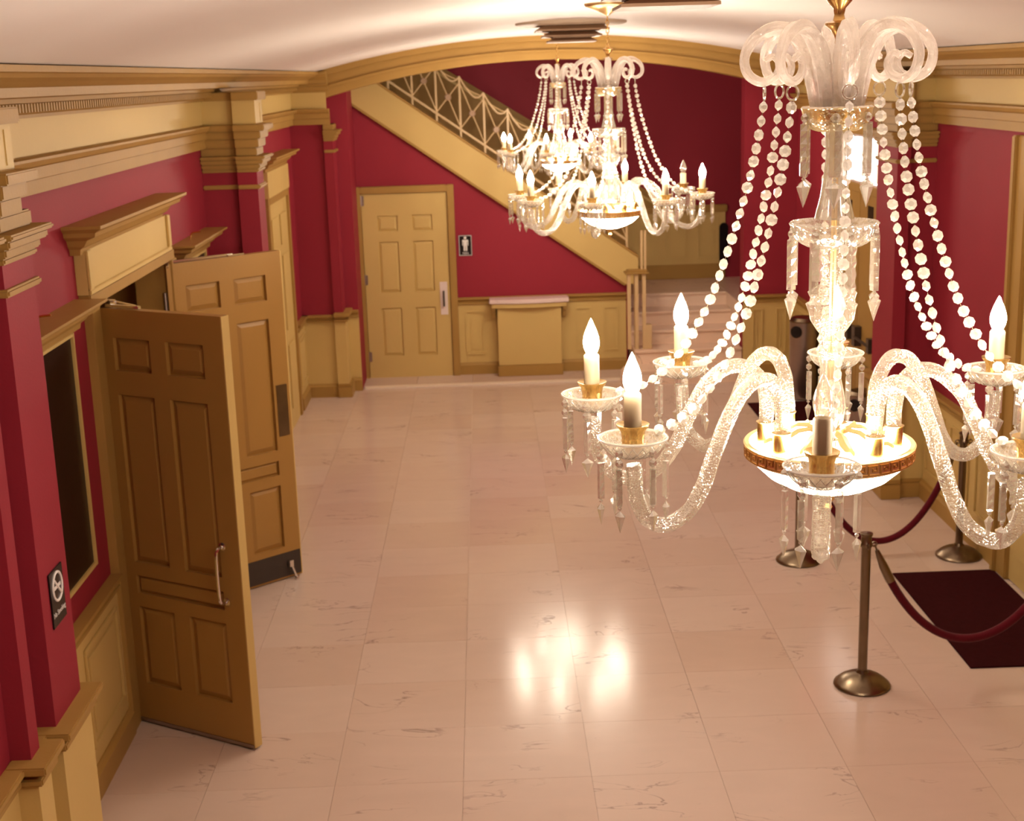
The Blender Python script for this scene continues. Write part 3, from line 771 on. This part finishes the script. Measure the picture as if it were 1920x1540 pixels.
# ------------------------------------------------------------------ signs
def text_mesh(s, size, mat, name):
    cu = bpy.data.curves.new(name, 'FONT')
    cu.body = s; cu.size = size; cu.align_x = 'CENTER'; cu.align_y = 'CENTER'; cu.extrude = 0.0006
    ob = bpy.data.objects.new(name, cu); COL.objects.link(ob)
    dg = bpy.context.evaluated_depsgraph_get()
    me = bpy.data.meshes.new_from_object(ob.evaluated_get(dg))
    bpy.data.objects.remove(ob)
    me.materials.clear(); me.materials.append(mat)
    return me
# restroom sign, faces -y ; local x right, z up
rs = tag(empty('restroom_sign', (-0.235, 15.897, 1.515)), 'small black restroom sign with a white standing man figure beside the cream door', 'sign')
obj('plate', MB().box(-0.075, 0.075, -0.008, 0.001, -0.118, 0.118), M['black'], rs, bevel=0.002)
bd = MB()
for a0, a1, b0, b1 in ((-0.072, 0.072, -0.115, -0.110), (-0.072, 0.072, 0.110, 0.115), (-0.072, -0.067, -0.11, 0.11), (0.067, 0.072, -0.11, 0.11)):
    bd.box(a0, a1, -0.0095, -0.008, b0, b1)
obj('border', bd, M['white_sign'], rs)
mn = MB().lathe([(0.016, 0), (0.016, 0.0015)], 16, Matrix.Translation((0, -0.008, 0.088)) @ Matrix.Rotation(PI / 2, 4, 'X'))
mn.prism([(-0.03, 0.066), (0.03, 0.066), (0.034, 0.06), (0.034, 0.0), (0.026, 0.0), (0.024, 0.045), (0.02, 0.045), (0.02, -0.062), (0.004, -0.062), (0.002, 0.0), (-0.002, 0.0), (-0.004, -0.062), (-0.02, -0.062), (-0.02, 0.045), (-0.024, 0.045), (-0.026, 0.0), (-0.034, 0.0), (-0.034, 0.06)], lambda u, v, t: (u, t, v), -0.0098, -0.008)
obj('man_symbol', mn, M['white_sign'], rs)
tx = link('lettering', text_mesh('MEN', 0.034, M['white_sign'], 'lettering'), rs, (0, -0.0086, -0.09)); tx.rotation_euler = (PI / 2, 0, 0)
# no smoking sign on the near pilaster, faces +x ; local x along +y after rotation
ns = tag(empty('no_smoking_sign', (-1.7785, 5.30, 1.415), PI / 2), 'black no smoking sign with white symbol and lettering on the near crimson pilaster', 'sign')
obj('plate', MB().box(-0.085, 0.085, -0.006, 0.001, -0.115, 0.115), M['black'], ns, bevel=0.002)
rg = MB().tube([(0.058 * math.cos(t), -0.007, 0.04 + 0.058 * math.sin(t)) for t in [2 * PI * k / 28 for k in range(29)]], 0.006, 6)
rg.tube([(-0.04, -0.0075, 0.08), (0.04, -0.0075, 0.0)], 0.006, 6)
rg.box(-0.04, 0.028, -0.0085, -0.006, 0.033, 0.047); rg.box(0.032, 0.04, -0.0085, -0.006, 0.033, 0.047)
obj('no_smoking_symbol', rg, M['white_sign'], ns)
tx = link('lettering', text_mesh('No Smoking', 0.030, M['white_sign'], 'lettering'), ns, (0, -0.0066, -0.065)); tx.rotation_euler = (PI / 2, 0, 0)
# small red glowing sign high on the right wall
ex = tag(empty('lit_sign', (3.22, 13.7, 3.17)), 'small red glowing sign hung high by the cornice near the street doors', 'sign')
obj('sign_case', MB().box(-0.02, 0.205, -0.03, 0.03, -0.12, 0.12), M['white_plate'], ex, bevel=0.004)
obj('sign_face', MB().box(-0.018, 0.20, -0.034, -0.03, -0.10, 0.10), M['exit_glow'], ex)

# ------------------------------------------------------------------ poster cases on the left wall
def poster_case(y0, y1, label):
    p = tag(empty('poster_case', (XL, y0, 0)), label, 'display case')
    L = y1 - y0
    obj('dark_panel', MB().box(0.001, 0.02, 0.02, L - 0.02, 1.10, 2.24), M['poster'], p)
    fm = MB().box(0.001, 0.035, 0, 0.02, 1.08, 2.26).box(0.001, 0.035, L - 0.02, L, 1.08, 2.26).box(0.001, 0.035, 0.02, L - 0.02, 1.08, 1.10).box(0.001, 0.035, 0.02, L - 0.02, 2.24, 2.26)
    obj('frame', fm, M['cream'], p, bevel=0.003)
    hood(p, 0.001, 1, -0.05, L + 0.05, 2.265, 0.85)
    obj('lamp_bracket', MB().tube(spline([(0.05, L * 0.3, 2.38), (0.06, L * 0.3, 2.43), (0.12, L * 0.3, 2.44)], 8), 0.006, 6), M['brass'], p)
poster_case(5.78, 6.62, 'dark display case with tan hood between the near pilaster and the open doors')
poster_case(9.12, 9.95, 'dark display case with tan hood half hidden behind the farther open door')

# ------------------------------------------------------------------ stanchions, ropes, mats, bins
post_h = 0.90
def stanchion(x, y, label, ang=0.0):
    s = tag(empty('stanchion', (x, y, 0.001), ang), label, 'stanchion', 'brass rope stanchions')
    link('base', ST_ME['base'], s); link('pole', ST_ME['pole'], s); link('cap', ST_ME['cap'], s)
    for a in (0, PI / 2, PI, 3 * PI / 2):
        o = link('hook_ring', ST_ME['ring'], s); o.rotation_euler = (0, 0, a)
    return s
ST_ME = {
 'base': MB().lathe([(0.155, 0), (0.158, 0.008), (0.155, 0.016), (0.145, 0.024), (0.125, 0.042), (0.095, 0.06), (0.06, 0.074), (0.035, 0.08), (0.03, 0.095), (0.0, 0.095)], 40).mesh('base', M['old_brass'], True),
 'pole': MB().lathe([(0.026, 0.09), (0.026, 0.83)], 24).mesh('pole', M['old_brass'], True),
 'cap': MB().lathe([(0.0, 0.822), (0.030, 0.822), (0.033, 0.828), (0.033, 0.845), (0.029, 0.852), (0.029, 0.885), (0.034, 0.89), (0.034, 0.90), (0.026, 0.903), (0.0, 0.903)], 24).mesh('cap', M['old_brass'], True),
 'ring': MB().tube([(0.045 + 0.014 * math.cos(t), 0, 0.836 + 0.014 * math.sin(t)) for t in [2 * PI * k / 12 for k in range(13)]], 0.004, 6).mesh('hook_ring', M['old_brass'], True),
}
stanchion(2.03, 7.18, 'brass stanchion standing at the corner of the maroon mat, nearest to the open doors')
stanchion(2.13, 9.23, 'brass stanchion seen behind the hanging crystals of the front chandelier, at the far rope end')
stanchion(3.26, 9.21, 'brass stanchion standing close to the cream wainscot beside the tan doorway')
stanchion(3.20, 7.18, 'brass stanchion beyond the frame edge holding the near rope')
def rope(p, q, low, label):
    p = Vector(p); q = Vector(q)
    r = tag(empty('velvet_rope', (p.x, p.y, 0)), label, 'rope', 'red velvet ropes')
    o = Vector((p.x, p.y, 0))
    pts = []
    n = 40
    c = 2.6
    for i in range(n + 1):
        t = i / n
        sag = (math.cosh(c * (2 * t - 1)) - 1) / (math.cosh(c) - 1) * 0.5 + 0.5 * (2 * t - 1) ** 2
        z = low + (p.z - low) * sag if t < 0.5 else low + (q.z - low) * sag
        pp = p.lerp(q, t); pts.append(Vector((pp.x, pp.y, z)) - o)
    obj('rope_body', MB().tube(pts[2:-2], 0.0235, 12), M['velvet'], r, smooth=True)
    for e in (pts[:5], pts[-1:-6:-1]):
        e = list(e)
        f = MB().tube([e[0].lerp(e[1], 0.5), e[2], e[3], e[3].lerp(e[4], 0.6)], lambda t: 0.012 + 0.0135 * min(1, t * 3), 12)
        f.tube([e[0], e[0].lerp(e[1], 0.7)], 0.006, 6)
        obj('snap_end', f, M['old_brass'], r, smooth=True)
rope((2.175, 9.23, 0.836), (3.215, 9.21, 0.836), 0.13, 'red velvet rope sagging between the two farther stanchions')
rope((2.075, 7.18, 0.836), (3.155, 7.18, 0.836), 0.26, 'red velvet rope sagging over the maroon mat from the nearer stanchion')

def mat_obj(x0, x1, y0, y1, label):
    m = tag(empty('entrance_mat', (x0, y0, 0.0005)), label, 'mat')
    obj('carpet', MB().box(0, x1 - x0, 0, y1 - y0, 0, 0.010), M['mat'], m, bevel=0.003)
mat_obj(2.70, 3.395, 7.34, 8.90, 'dark maroon entrance mat under the sagging rope by the tan doorway')
mat_obj(2.66, 3.41, 12.0, 13.98, 'dark maroon entrance mat in front of the street doors, behind the bowl of the chandelier')

def bin_(x, y, r, hgt, label, name='litter_bin'):
    b = tag(empty(name, (x, y, 0.012)), label, 'litter bin')
    obj('body', MB().lathe([(r * 0.97, 0), (r, 0.01), (r, hgt * 0.74), (0, hgt * 0.74)], 32), M['steel'], b, smooth=True)
    top = MB().lathe([(r * 1.015, hgt * 0.74), (r * 1.015, hgt * 0.95), (0, hgt * 0.95)], 32)
    obj('hood', top, M['steel'], b, smooth=True)
    obj('lid', MB().lathe([(r * 1.04, hgt * 0.95), (r * 1.04, hgt * 0.965), (r * 0.85, hgt), (0, hgt)], 32), M['old_brass'], b, smooth=True)
    a = math.atan2(-y, -x) - 0.55
    op = MB().lathe([(0.0, 0), (r * 0.42, 0), (r * 0.42, 0.02)], 20, Matrix.Rotation(a, 4, 'Z') @ Matrix.Translation((r * 0.985, 0, hgt * 0.84)) @ Matrix.Rotation(PI / 2, 4, 'Y'))
    obj('opening', op, M['black'], b)  # black disc on the hood paints the shade inside the hole
bin_(3.285, 14.16, 0.15, 0.85, 'tall round steel litter bin with dark opening beside the marble steps')
bin_(3.20, 11.55, 0.13, 0.66, 'short round steel litter bin by the street doors, just past the crimson pilaster')

# ------------------------------------------------------------------ ceiling vents
def vent(y, label):
    v = tag(empty('ceiling_vent', (CX, y, 3.775)), label, 'air vent', 'ceiling air vents')
    obj('disc', MB().lathe([(0.0, -0.02), (0.40, -0.02), (0.43, -0.008), (0.43, 0.02), (0, 0.02)], 48), M['vent_pale'], v, smooth=True)
    for hw, z1, z0 in ((0.275, -0.022, -0.062), (0.225, -0.070, -0.105), (0.185, -0.112, -0.145)):
        m = MB()
        q = hw - 0.05
        vs = [(-q, -q, z1), (q, -q, z1), (q, q, z1), (-q, q, z1), (-hw, -hw, z0 + 0.012), (hw, -hw, z0 + 0.012), (hw, hw, z0 + 0.012), (-hw, hw, z0 + 0.012), (-hw, -hw, z0), (hw, -hw, z0), (hw, hw, z0), (-hw, hw, z0)]
        fs = [(0, 1, 2, 3), (8, 9, 10, 11)] + [(i, (i + 1) % 4, 4 + (i + 1) % 4, 4 + i) for i in range(4)] + [(4 + i, 4 + (i + 1) % 4, 8 + (i + 1) % 4, 8 + i) for i in range(4)]
        obj('louvre', m.add(vs, fs), M['vent_brown'], v)
    obj('neck', MB().box(-0.15, 0.15, -0.15, 0.15, -0.112, -0.02), M['vent_brown'], v)
vent(11.1, 'round ceiling vent with stepped square louvres beside the arch, above the middle chandelier')
vent(5.5, 'round ceiling vent with stepped square louvres cut by the top of the picture')

# ------------------------------------------------------------------ chandeliers
CM = {}
def arm_path():
    keys = [(0.152, 0, 0.02), (0.150, 0, 0.08), (0.160, 0, 0.145), (0.195, 0, 0.187), (0.245, 0, 0.188), (0.300, 0, 0.140), (0.345, 0, 0.055), (0.385, 0, -0.03), (0.430, 0, -0.085), (0.490, 0, -0.108), (0.545, 0, -0.085), (0.575, 0, -0.03), (0.585, 0, 0.05)]
    return spline(keys, 72)
CM['arm'] = MB().tube(arm_path(), 0.0168, 20, 5, 0.14, 0.36).mesh('arm', M['rope_glass'], True)
CM['socket'] = MB().lathe([(0.0, -0.012), (0.021, -0.012), (0.023, -0.006), (0.021, 0.0), (0.021, 0.038), (0.024, 0.042), (0.0, 0.042)], 18).mesh('arm_socket', M['brass'], True)
def dish_prof(r, dep, t=0.004, flare=0.006, p=1.0):
    out = [(0.012, -dep)]
    for k in range(1, 9):
        q = k / 8
        out.append((0.012 + (r - 0.012) * math.sin(q * PI / 2) ** p, -dep * math.cos(q * PI / 2) ** 1.3))
    out.append((r + flare, 0.004))
    inn = [(rr - t, z + t) for rr, z in out[::-1]]
    inn[-1] = (0.009, -dep + t)
    return out + inn
def scallop(mb, r, n, amp):
    return mb
CM['bobeche'] = MB().lathe(dish_prof(0.072, 0.042), 40).mesh('bobeche', M['dish_glass'], True)
# cut lines on the bobeche: a criss-cross of thin ridges
cu = MB()
for k in range(20):
    for s_ in (1, -1):
        pts = []
        for q in range(5):
            u = 0.35 + 0.6 * q / 4
            a = 2 * PI * k / 20 + s_ * 0.35 * q / 4
            r_ = 0.012 + 0.060 * math.sin(u * PI / 2) + 0.001
            z_ = -0.042 * math.cos(u * PI / 2) ** 1.3 - 0.0005
            pts.append((r_ * math.cos(a), r_ * math.sin(a), z_))
        cu.tube(pts, 0.0009, 4)
CM['cut_lines'] = cu.mesh('cut_lines', M['bead'], False)
CM['rim'] = MB().tube([(0.077 * math.cos(t), 0.077 * math.sin(t), 0.004) for t in [2 * PI * k / 40 for k in range(41)]], 0.0022, 6).mesh('rim', M['bead'], True)
CM['cup'] = MB().lathe([(0.0, -0.034), (0.021, -0.034), (0.025, -0.024), (0.0255, 0.010), (0.028, 0.024), (0.036, 0.033), (0.037, 0.038), (0.025, 0.036), (0.0, 0.033)], 22).mesh('candle_cup', M['brass'], True)
CM['sleeve'] = MB().lathe([(0.0198, 0.033), (0.0198, 0.104), (0.017, 0.108), (0.0, 0.110)], 18).mesh('candle_sleeve', M['sleeve'], True)
BULBP = [(0.011, 0.107), (0.0145, 0.114), (0.0195, 0.126), (0.021, 0.138), (0.0195, 0.152), (0.0145, 0.168), (0.0085, 0.182), (0.004, 0.193), (0.0, 0.200)]
CM['bulb'] = MB().lathe(BULBP, 12).mesh('bulb', M['bulb'], True)
CM['unlit'] = MB().lathe(BULBP, 14).mesh('bulb', M['clear_bulb'], True)
# prism drop: two octagon beads, notched bar, spear point
def octa(mb, c, r, t, mat=None):
    cx_, cy_, cz_ = c
    v = []
    for z, rr in ((-t, r * 0.45), (0, r), (t, r * 0.45)):
        for k in range(8):
            a = PI / 8 + k * PI / 4
            v.append((cx_ + rr * math.cos(a), cy_ + z, cz_ + rr * math.sin(a)))
    f = [tuple(range(8))[::-1], tuple(range(16, 24))]
    for i in range(2):
        for k in range(8):
            f.append((i * 8 + k, i * 8 + (k + 1) % 8, i * 8 + 8 + (k + 1) % 8, i * 8 + 8 + k))
    return mb.add(v, f, mat)
def drop(bar_len, tip, w_, bead):
    m = MB()
    z = 0
    for _ in range(bead):
        octa(m, (0, 0, z - 0.011), 0.0115, 0.007); z -= 0.023
    z -= 0.002
    # three-sided bar with notches on one edge
    v = []; f = []
    nseg = 8
    for i in range(nseg + 1):
        zz = z - bar_len * i / nseg
        e = w_ * (1.25 if i % 2 else 0.95)
        v += [(-w_, -w_ * 0.2, zz), (0, w_, zz), (e, -w_ * 0.2, zz), (0, -w_ * 0.8, zz)]
    for i in range(nseg):
        for k in range(4):
            f.append((i * 4 + k, i * 4 + (k + 1) % 4, i * 4 + 4 + (k + 1) % 4, i * 4 + 4 + k))
    f += [(3, 2, 1, 0), (nseg * 4, nseg * 4 + 1, nseg * 4 + 2, nseg * 4 + 3)]
    m.add(v, f)
    z -= bar_len + 0.002
    octa(m, (0, 0, z - 0.004), 0.005, 0.004); z -= 0.009
    v = [(0, 0, z)]; R2 = w_ * 1.8
    for k in range(6):
        a = k * PI / 3
        v.append((R2 * math.cos(a), R2 * 0.6 * math.sin(a), z - tip * 0.22))
    v.append((0, 0, z - tip))
    f = [(0, 1 + k, 1 + (k + 1) % 6) for k in range(6)] + [(7, 1 + (k + 1) % 6, 1 + k) for k in range(6)]
    return m.add(v, f)
CM['drop'] = drop(0.082, 0.052, 0.0085, 2).mesh('prism_drop', M['crystal'])
CM['drop_mid'] = drop(0.118, 0.062, 0.0125, 1).mesh('prism_drop', M['crystal'])
# scroll plume
sp_keys = [(0.040, 0, 0.80), (0.052, 0, 0.87), (0.072, 0, 0.928), (0.103, 0, 0.970), (0.145, 0, 0.984), (0.187, 0, 0.965), (0.211, 0, 0.925), (0.203, 0, 0.884), (0.172, 0, 0.866), (0.142, 0, 0.877), (0.132, 0, 0.903), (0.147, 0, 0.922), (0.165, 0, 0.914)]
CM['scroll'] = MB().tube(spline(sp_keys, 66), lambda t: 0.020 if t < 0.15 else max(0.0105, 0.020 - 0.0095 * (t - 0.15) / 0.35) - 0.004 * max(0, t - 0.6) / 0.4, 20, 5, 0.17, 0.30).mesh('scroll', M['plume'], True)
CM['ring'] = MB().tube([(0.166, 0.016 * math.cos(t), 0.842 + 0.016 * math.sin(t)) for t in [2 * PI * k / 18 for k in range(19)]], 0.0028, 6).mesh('ring', M['crystal'], True)
# bead string: r,z along the arm plane
STR = spline([(0.166, 0, 0.826), (0.176, 0, 0.755), (0.194, 0, 0.66), (0.219, 0, 0.565), (0.25, 0, 0.465), (0.285, 0, 0.365), (0.325, 0, 0.285), (0.372, 0, 0.212), (0.425, 0, 0.160), (0.475, 0, 0.130), (0.520, 0, 0.116)], 300)
TW = math.radians(10.5)   # the plumes are turned a little against the arms, so each string drifts sideways
STR = [Matrix.Rotation(TW * (1 - i / 300), 3, 'Z') @ p for i, p in enumerate(STR)]
CM['thread'] = MB().tube(STR[::8], 0.0009, 4).mesh('bead_string', M['thread'])
bead_pos = []
acc = 0.0; last = STR[0]; nxt = 0.016
for i in range(1, len(STR)):
    acc += (STR[i] - STR[i - 1]).length
    if acc >= nxt:
        tg = (STR[min(i + 2, 300)] - STR[i - 2]).normalized()
        bead_pos.append((STR[i].copy(), tg)); nxt += 0.0312
def bead_matrix(p, tg, spin):
    z = -tg
    y = Vector((0, 1, 0)); x = y.cross(z).normalized()
    R_ = Matrix((x, y, z)).transposed().to_4x4()
    return Matrix.Translation(p) @ R_ @ Matrix.Rotation(spin, 4, 'Z')
CM['bead'] = octa(MB(), (0, 0, 0), 0.0141, 0.0080).mesh('bead', M['bead'])
def joined_string():
    m = MB().tube(STR[::8], 0.0009, 4)
    for p, tg in bead_pos:
        octa(m, (0, 0, 0), 0.0141, 0.0080, bead_matrix(p, tg, random.uniform(-1.2, 1.2)))
    return m.mesh('bead_string', M['bead'])
CM['string_far'] = joined_string()
# stem pieces (local z, 0 = bowl rim)
CM['stem_vase'] = MB().lathe([(0.022, 0.775), (0.026, 0.74), (0.022, 0.70), (0.026, 0.66), (0.034, 0.60), (0.044, 0.56), (0.046, 0.55), (0.0, 0.55)], 24).mesh('stem_vase', M['crystal'], True)
CM['stem_mid'] = MB().lathe([(0.022, 0.49), (0.026, 0.46), (0.022, 0.42), (0.03, 0.395), (0.05, 0.37), (0.056, 0.34), (0.052, 0.31), (0.036, 0.285), (0.028, 0.275), (0.034, 0.262), (0.028, 0.25), (0.036, 0.235), (0.030, 0.215)], 28).mesh('stem_urn', M['rope_glass'], True)
CM['stem_low'] = MB().lathe([(0.030, 0.215), (0.024, 0.19), (0.026, 0.165), (0.034, 0.13), (0.038, 0.095), (0.034, 0.065), (0.024, 0.045), (0.03, 0.03), (0.0, 0.03)], 26).mesh('stem_baluster', M['crystal'], True)
CM['rod'] = MB().lathe([(0.007, 0.03), (0.007, 0.93)], 10).mesh('core_rod', M['gold'], True)
CM['finial_top'] = MB().lathe([(0.0, 0.945), (0.009, 0.947), (0.008, 0.956), (0.012, 0.966), (0.021, 0.980), (0.031, 0.987), (0.031, 0.992), (0.014, 0.997), (0.011, 1.010), (0.014, 1.024), (0.027, 1.038), (0.032, 1.048), (0.030, 1.053), (0.014, 1.058), (0.010, 1.075), (0.0, 1.078)], 22).mesh('brass_vase', M['dark_brass'], True)
CM['dish_top'] = MB().lathe(dish_prof(0.080, 0.050, flare=0.003, p=0.45), 36).mesh('dish', M['gold_crystal'], True)
CM['dish_mid'] = MB().lathe(dish_prof(0.102, 0.054, flare=0.003, p=0.55), 40).mesh('dish', M['dish_glass'], True)
CM['gilt_lining'] = MB().lathe([(0.02, -0.0455), (0.055, -0.042), (0.070, -0.022), (0.0755, -0.004), (0.0, -0.004)], 30).mesh('gilt_lining', M['gold'], True)
# bowl
CM['bowl'] = MB().lathe([(0.0, -0.122), (0.05, -0.116), (0.10, -0.100), (0.145, -0.076), (0.178, -0.045), (0.19, -0.022), (0.19, 0.0)] , 48).mesh('bowl', M['bowl'], True)
CM['bowl_top'] = MB().lathe([(0.189, 0.0), (0.15, 0.006), (0.08, 0.016), (0.03, 0.028), (0.0, 0.03)], 48).mesh('bowl_cover', M['cover'], True)
CM['band'] = MB().lathe([(0.191, -0.034), (0.199, -0.030), (0.203, -0.026), (0.203, 0.002), (0.206, 0.006), (0.203, 0.010), (0.192, 0.008), (0.191, -0.034)], 64, cap=False).mesh('rim_band', M['gold'], True)
gk = MB()
nu = 40
for u in range(nu):
    a0 = 2 * PI * u / nu; da = 2 * PI / nu
    def seg(t0, t1, z0, z1):
        gk.add([(rr * math.cos(a0 + da * t), rr * math.sin(a0 + da * t), z) for rr in (0.2028, 0.2046) for (t, z) in ((t0, z0), (t1, z0), (t1, z1), (t0, z1))],
               [(0, 1, 2, 3), (4, 5, 6, 7), (0, 1, 5, 4), (1, 2, 6, 5), (2, 3, 7, 6), (3, 0, 4, 7)])
    th = 0.0032
    seg(0.0, 1.0, -0.0255, -0.0255 + th)
    seg(0.05, 0.18, -0.0225, -0.001)
    seg(0.18, 0.86, -0.001 - th, -0.001)
    seg(0.74, 0.86, -0.016, -0.004)
    seg(0.40, 0.74, -0.016, -0.016 + th)
    seg(0.40, 0.52, -0.0125, -0.008)
CM['greek_key'] = gk.mesh('greek_key', M['key'])
lf = MB()
lp = [(0.03, 0.034), (0.055, 0.042), (0.08, 0.040), (0.105, 0.026), (0.13, 0.018), (0.15, 0.022), (0.165, 0.014)]
wd = [0.012, 0.02, 0.026, 0.028, 0.022, 0.012, 0.004]
v = []
for (r_, z_), w_ in zip(lp, wd): v += [(r_, -w_ * 0.5, z_), (r_, 0, z_ + 0.006), (r_, w_ * 0.5, z_)]
f = []
for i in range(len(lp) - 1):
    f += [(i * 3, i * 3 + 1, i * 3 + 4, i * 3 + 3), (i * 3 + 1, i * 3 + 2, i * 3 + 5, i * 3 + 4)]
lf.add(v, f); lf.add([(x, y, z - 0.002) for x, y, z in v], [t[::-1] for t in f])
CM['leaf'] = lf.mesh('gilt_leaf', M['gold'], True)
CM['bottom_finial'] = MB().lathe([(0.0, -0.175), (0.008, -0.170), (0.013, -0.158), (0.008, -0.148), (0.018, -0.138), (0.03, -0.126), (0.034, -0.116), (0.0, -0.110)], 20).mesh('bottom_finial', M['brass'], True)
CM['hub'] = MB().lathe([(0.034, 0.028), (0.042, 0.032), (0.038, 0.045), (0.0, 0.045)], 24).mesh('gilt_hub', M['gold'], True)
def chain_mesh(z1):
    lk = MB()
    zc = 1.075; ci = 0
    while zc < z1:
        pts = []
        for q in range(15):
            t = 2 * PI * q / 14
            x_, z_ = 0.009 * math.cos(t), 0.016 * math.sin(t)
            pts.append((x_, 0, zc + 0.013 + z_) if ci % 2 else (0, x_, zc + 0.013 + z_))
        lk.tube(pts, 0.003, 6)
        zc += 0.0255; ci += 1
    return lk.mesh('chain', M['brass'], True)
CM['canopy'] = MB().lathe([(0.0, 1.205), (0.012, 1.21), (0.03, 1.222), (0.06, 1.235), (0.10, 1.25), (0.13, 1.262), (0.14, 1.275), (0.14, 1.29), (0, 1.29)], 36).mesh('canopy', M['gold'], True)

A0 = math.radians(-15.4)
def chandelier(x, y, z, label, near, unlit, scale=(1, 1, 1)):
    c = tag(empty('chandelier', (x, y, z), A0), label, 'chandelier', 'crystal chandeliers')
    c.scale = scale
    dz = (vault_z(x) + 0.003 - z) / scale[2] - 1.29
    link('canopy', CM['canopy'], c, (0, 0, dz)); link('chain', chain_mesh(1.205 + dz - 0.01), c)
    for nm, key in (('brass_vase', 'finial_top'), ('core_rod', 'rod'), ('stem_vase', 'stem_vase'), ('stem_urn', 'stem_mid'), ('stem_baluster', 'stem_low'), ('bowl', 'bowl'), ('bowl_cover', 'bowl_top'), ('rim_band', 'band'), ('gilt_hub', 'hub'), ('bottom_finial', 'bottom_finial')):
        o = link(nm, CM[key], c)
        if nm == 'rim_band': link('greek_key', CM['greek_key'], o)
    for z_, key, r_, dk_, n_ in ((0.80, 'dish_top', 0.082, 'drop_mid', 6), (0.535, 'dish_mid', 0.104, 'drop_mid', 8)):
        d = link('dish', CM[key], c, (0, 0, z_))
        if key == 'dish_top': link('gilt_lining', CM['gilt_lining'], d)
        for k in range(n_):
            a = 2 * PI * (k + 0.5) / n_
            o = link('prism_drop', CM[dk_], d, (r_ * math.cos(a), r_ * math.sin(a), -0.006))
            o.rotation_euler = (0, 0, a + PI / 2 + random.uniform(-0.4, 0.4))
    for k in range(8):
        a = k * PI / 4
        ca, sa = math.cos(a), math.sin(a)
        link('scroll', CM['scroll'], c, rz=a + TW)
        link('ring', CM['ring'], c, rz=a + TW)
        link('gilt_leaf', CM['leaf'], c, rz=a + PI / 8)
        ar = link('arm', CM['arm'], c, rz=a)
        link('arm_socket', CM['socket'], ar, (0.152, 0, 0.012))
        cd = link('candle_cup', CM['cup'], c, (0.585 * ca, 0.585 * sa, 0.105))
        link('candle_sleeve', CM['sleeve'], cd)
        b = link('bulb', CM['unlit'] if k == unlit else CM['bulb'], cd)
        if k == unlit: b['label'] = 'clear unlit candle bulb'
        bo = link('bobeche', CM['bobeche'], c, (0.585 * ca, 0.585 * sa, 0.108), a)
        link('rim', CM['rim'], bo); link('cut_lines', CM['cut_lines'], bo)
        for q in range(6):
            t = 2 * PI * (q + 0.5) / 6
            o = link('prism_drop', CM['drop'], bo, (0.073 * math.cos(t), 0.073 * math.sin(t), -0.004))
            o.rotation_euler = (0, 0, t + PI / 2 + random.uniform(-0.5, 0.5))
        if near:
            sg_ = link('bead_string', CM['thread'], c, rz=a)
            for p, tg in bead_pos:
                o = link('bead', CM['bead'], sg_)
                o.matrix_local = bead_matrix(p, tg, random.uniform(-1.2, 1.2))
        else:
            link('bead_string', CM['string_far'], c, rz=a)
    return c
chandelier(0.819, 3.25, 2.50, 'large crystal chandelier closest to the viewpoint, hanging over the stanchions', True, 6)
chandelier(0.755, 8.40, 2.585, 'middle crystal chandelier with one dark candle bulb, in front of the stair stringer', False, 1, (0.95, 0.95, 0.90))
chandelier(0.75, 13.80, 2.57, 'farthest and smallest looking crystal chandelier, hanging before the stair railing', False, -1, (0.95, 0.95, 0.92))
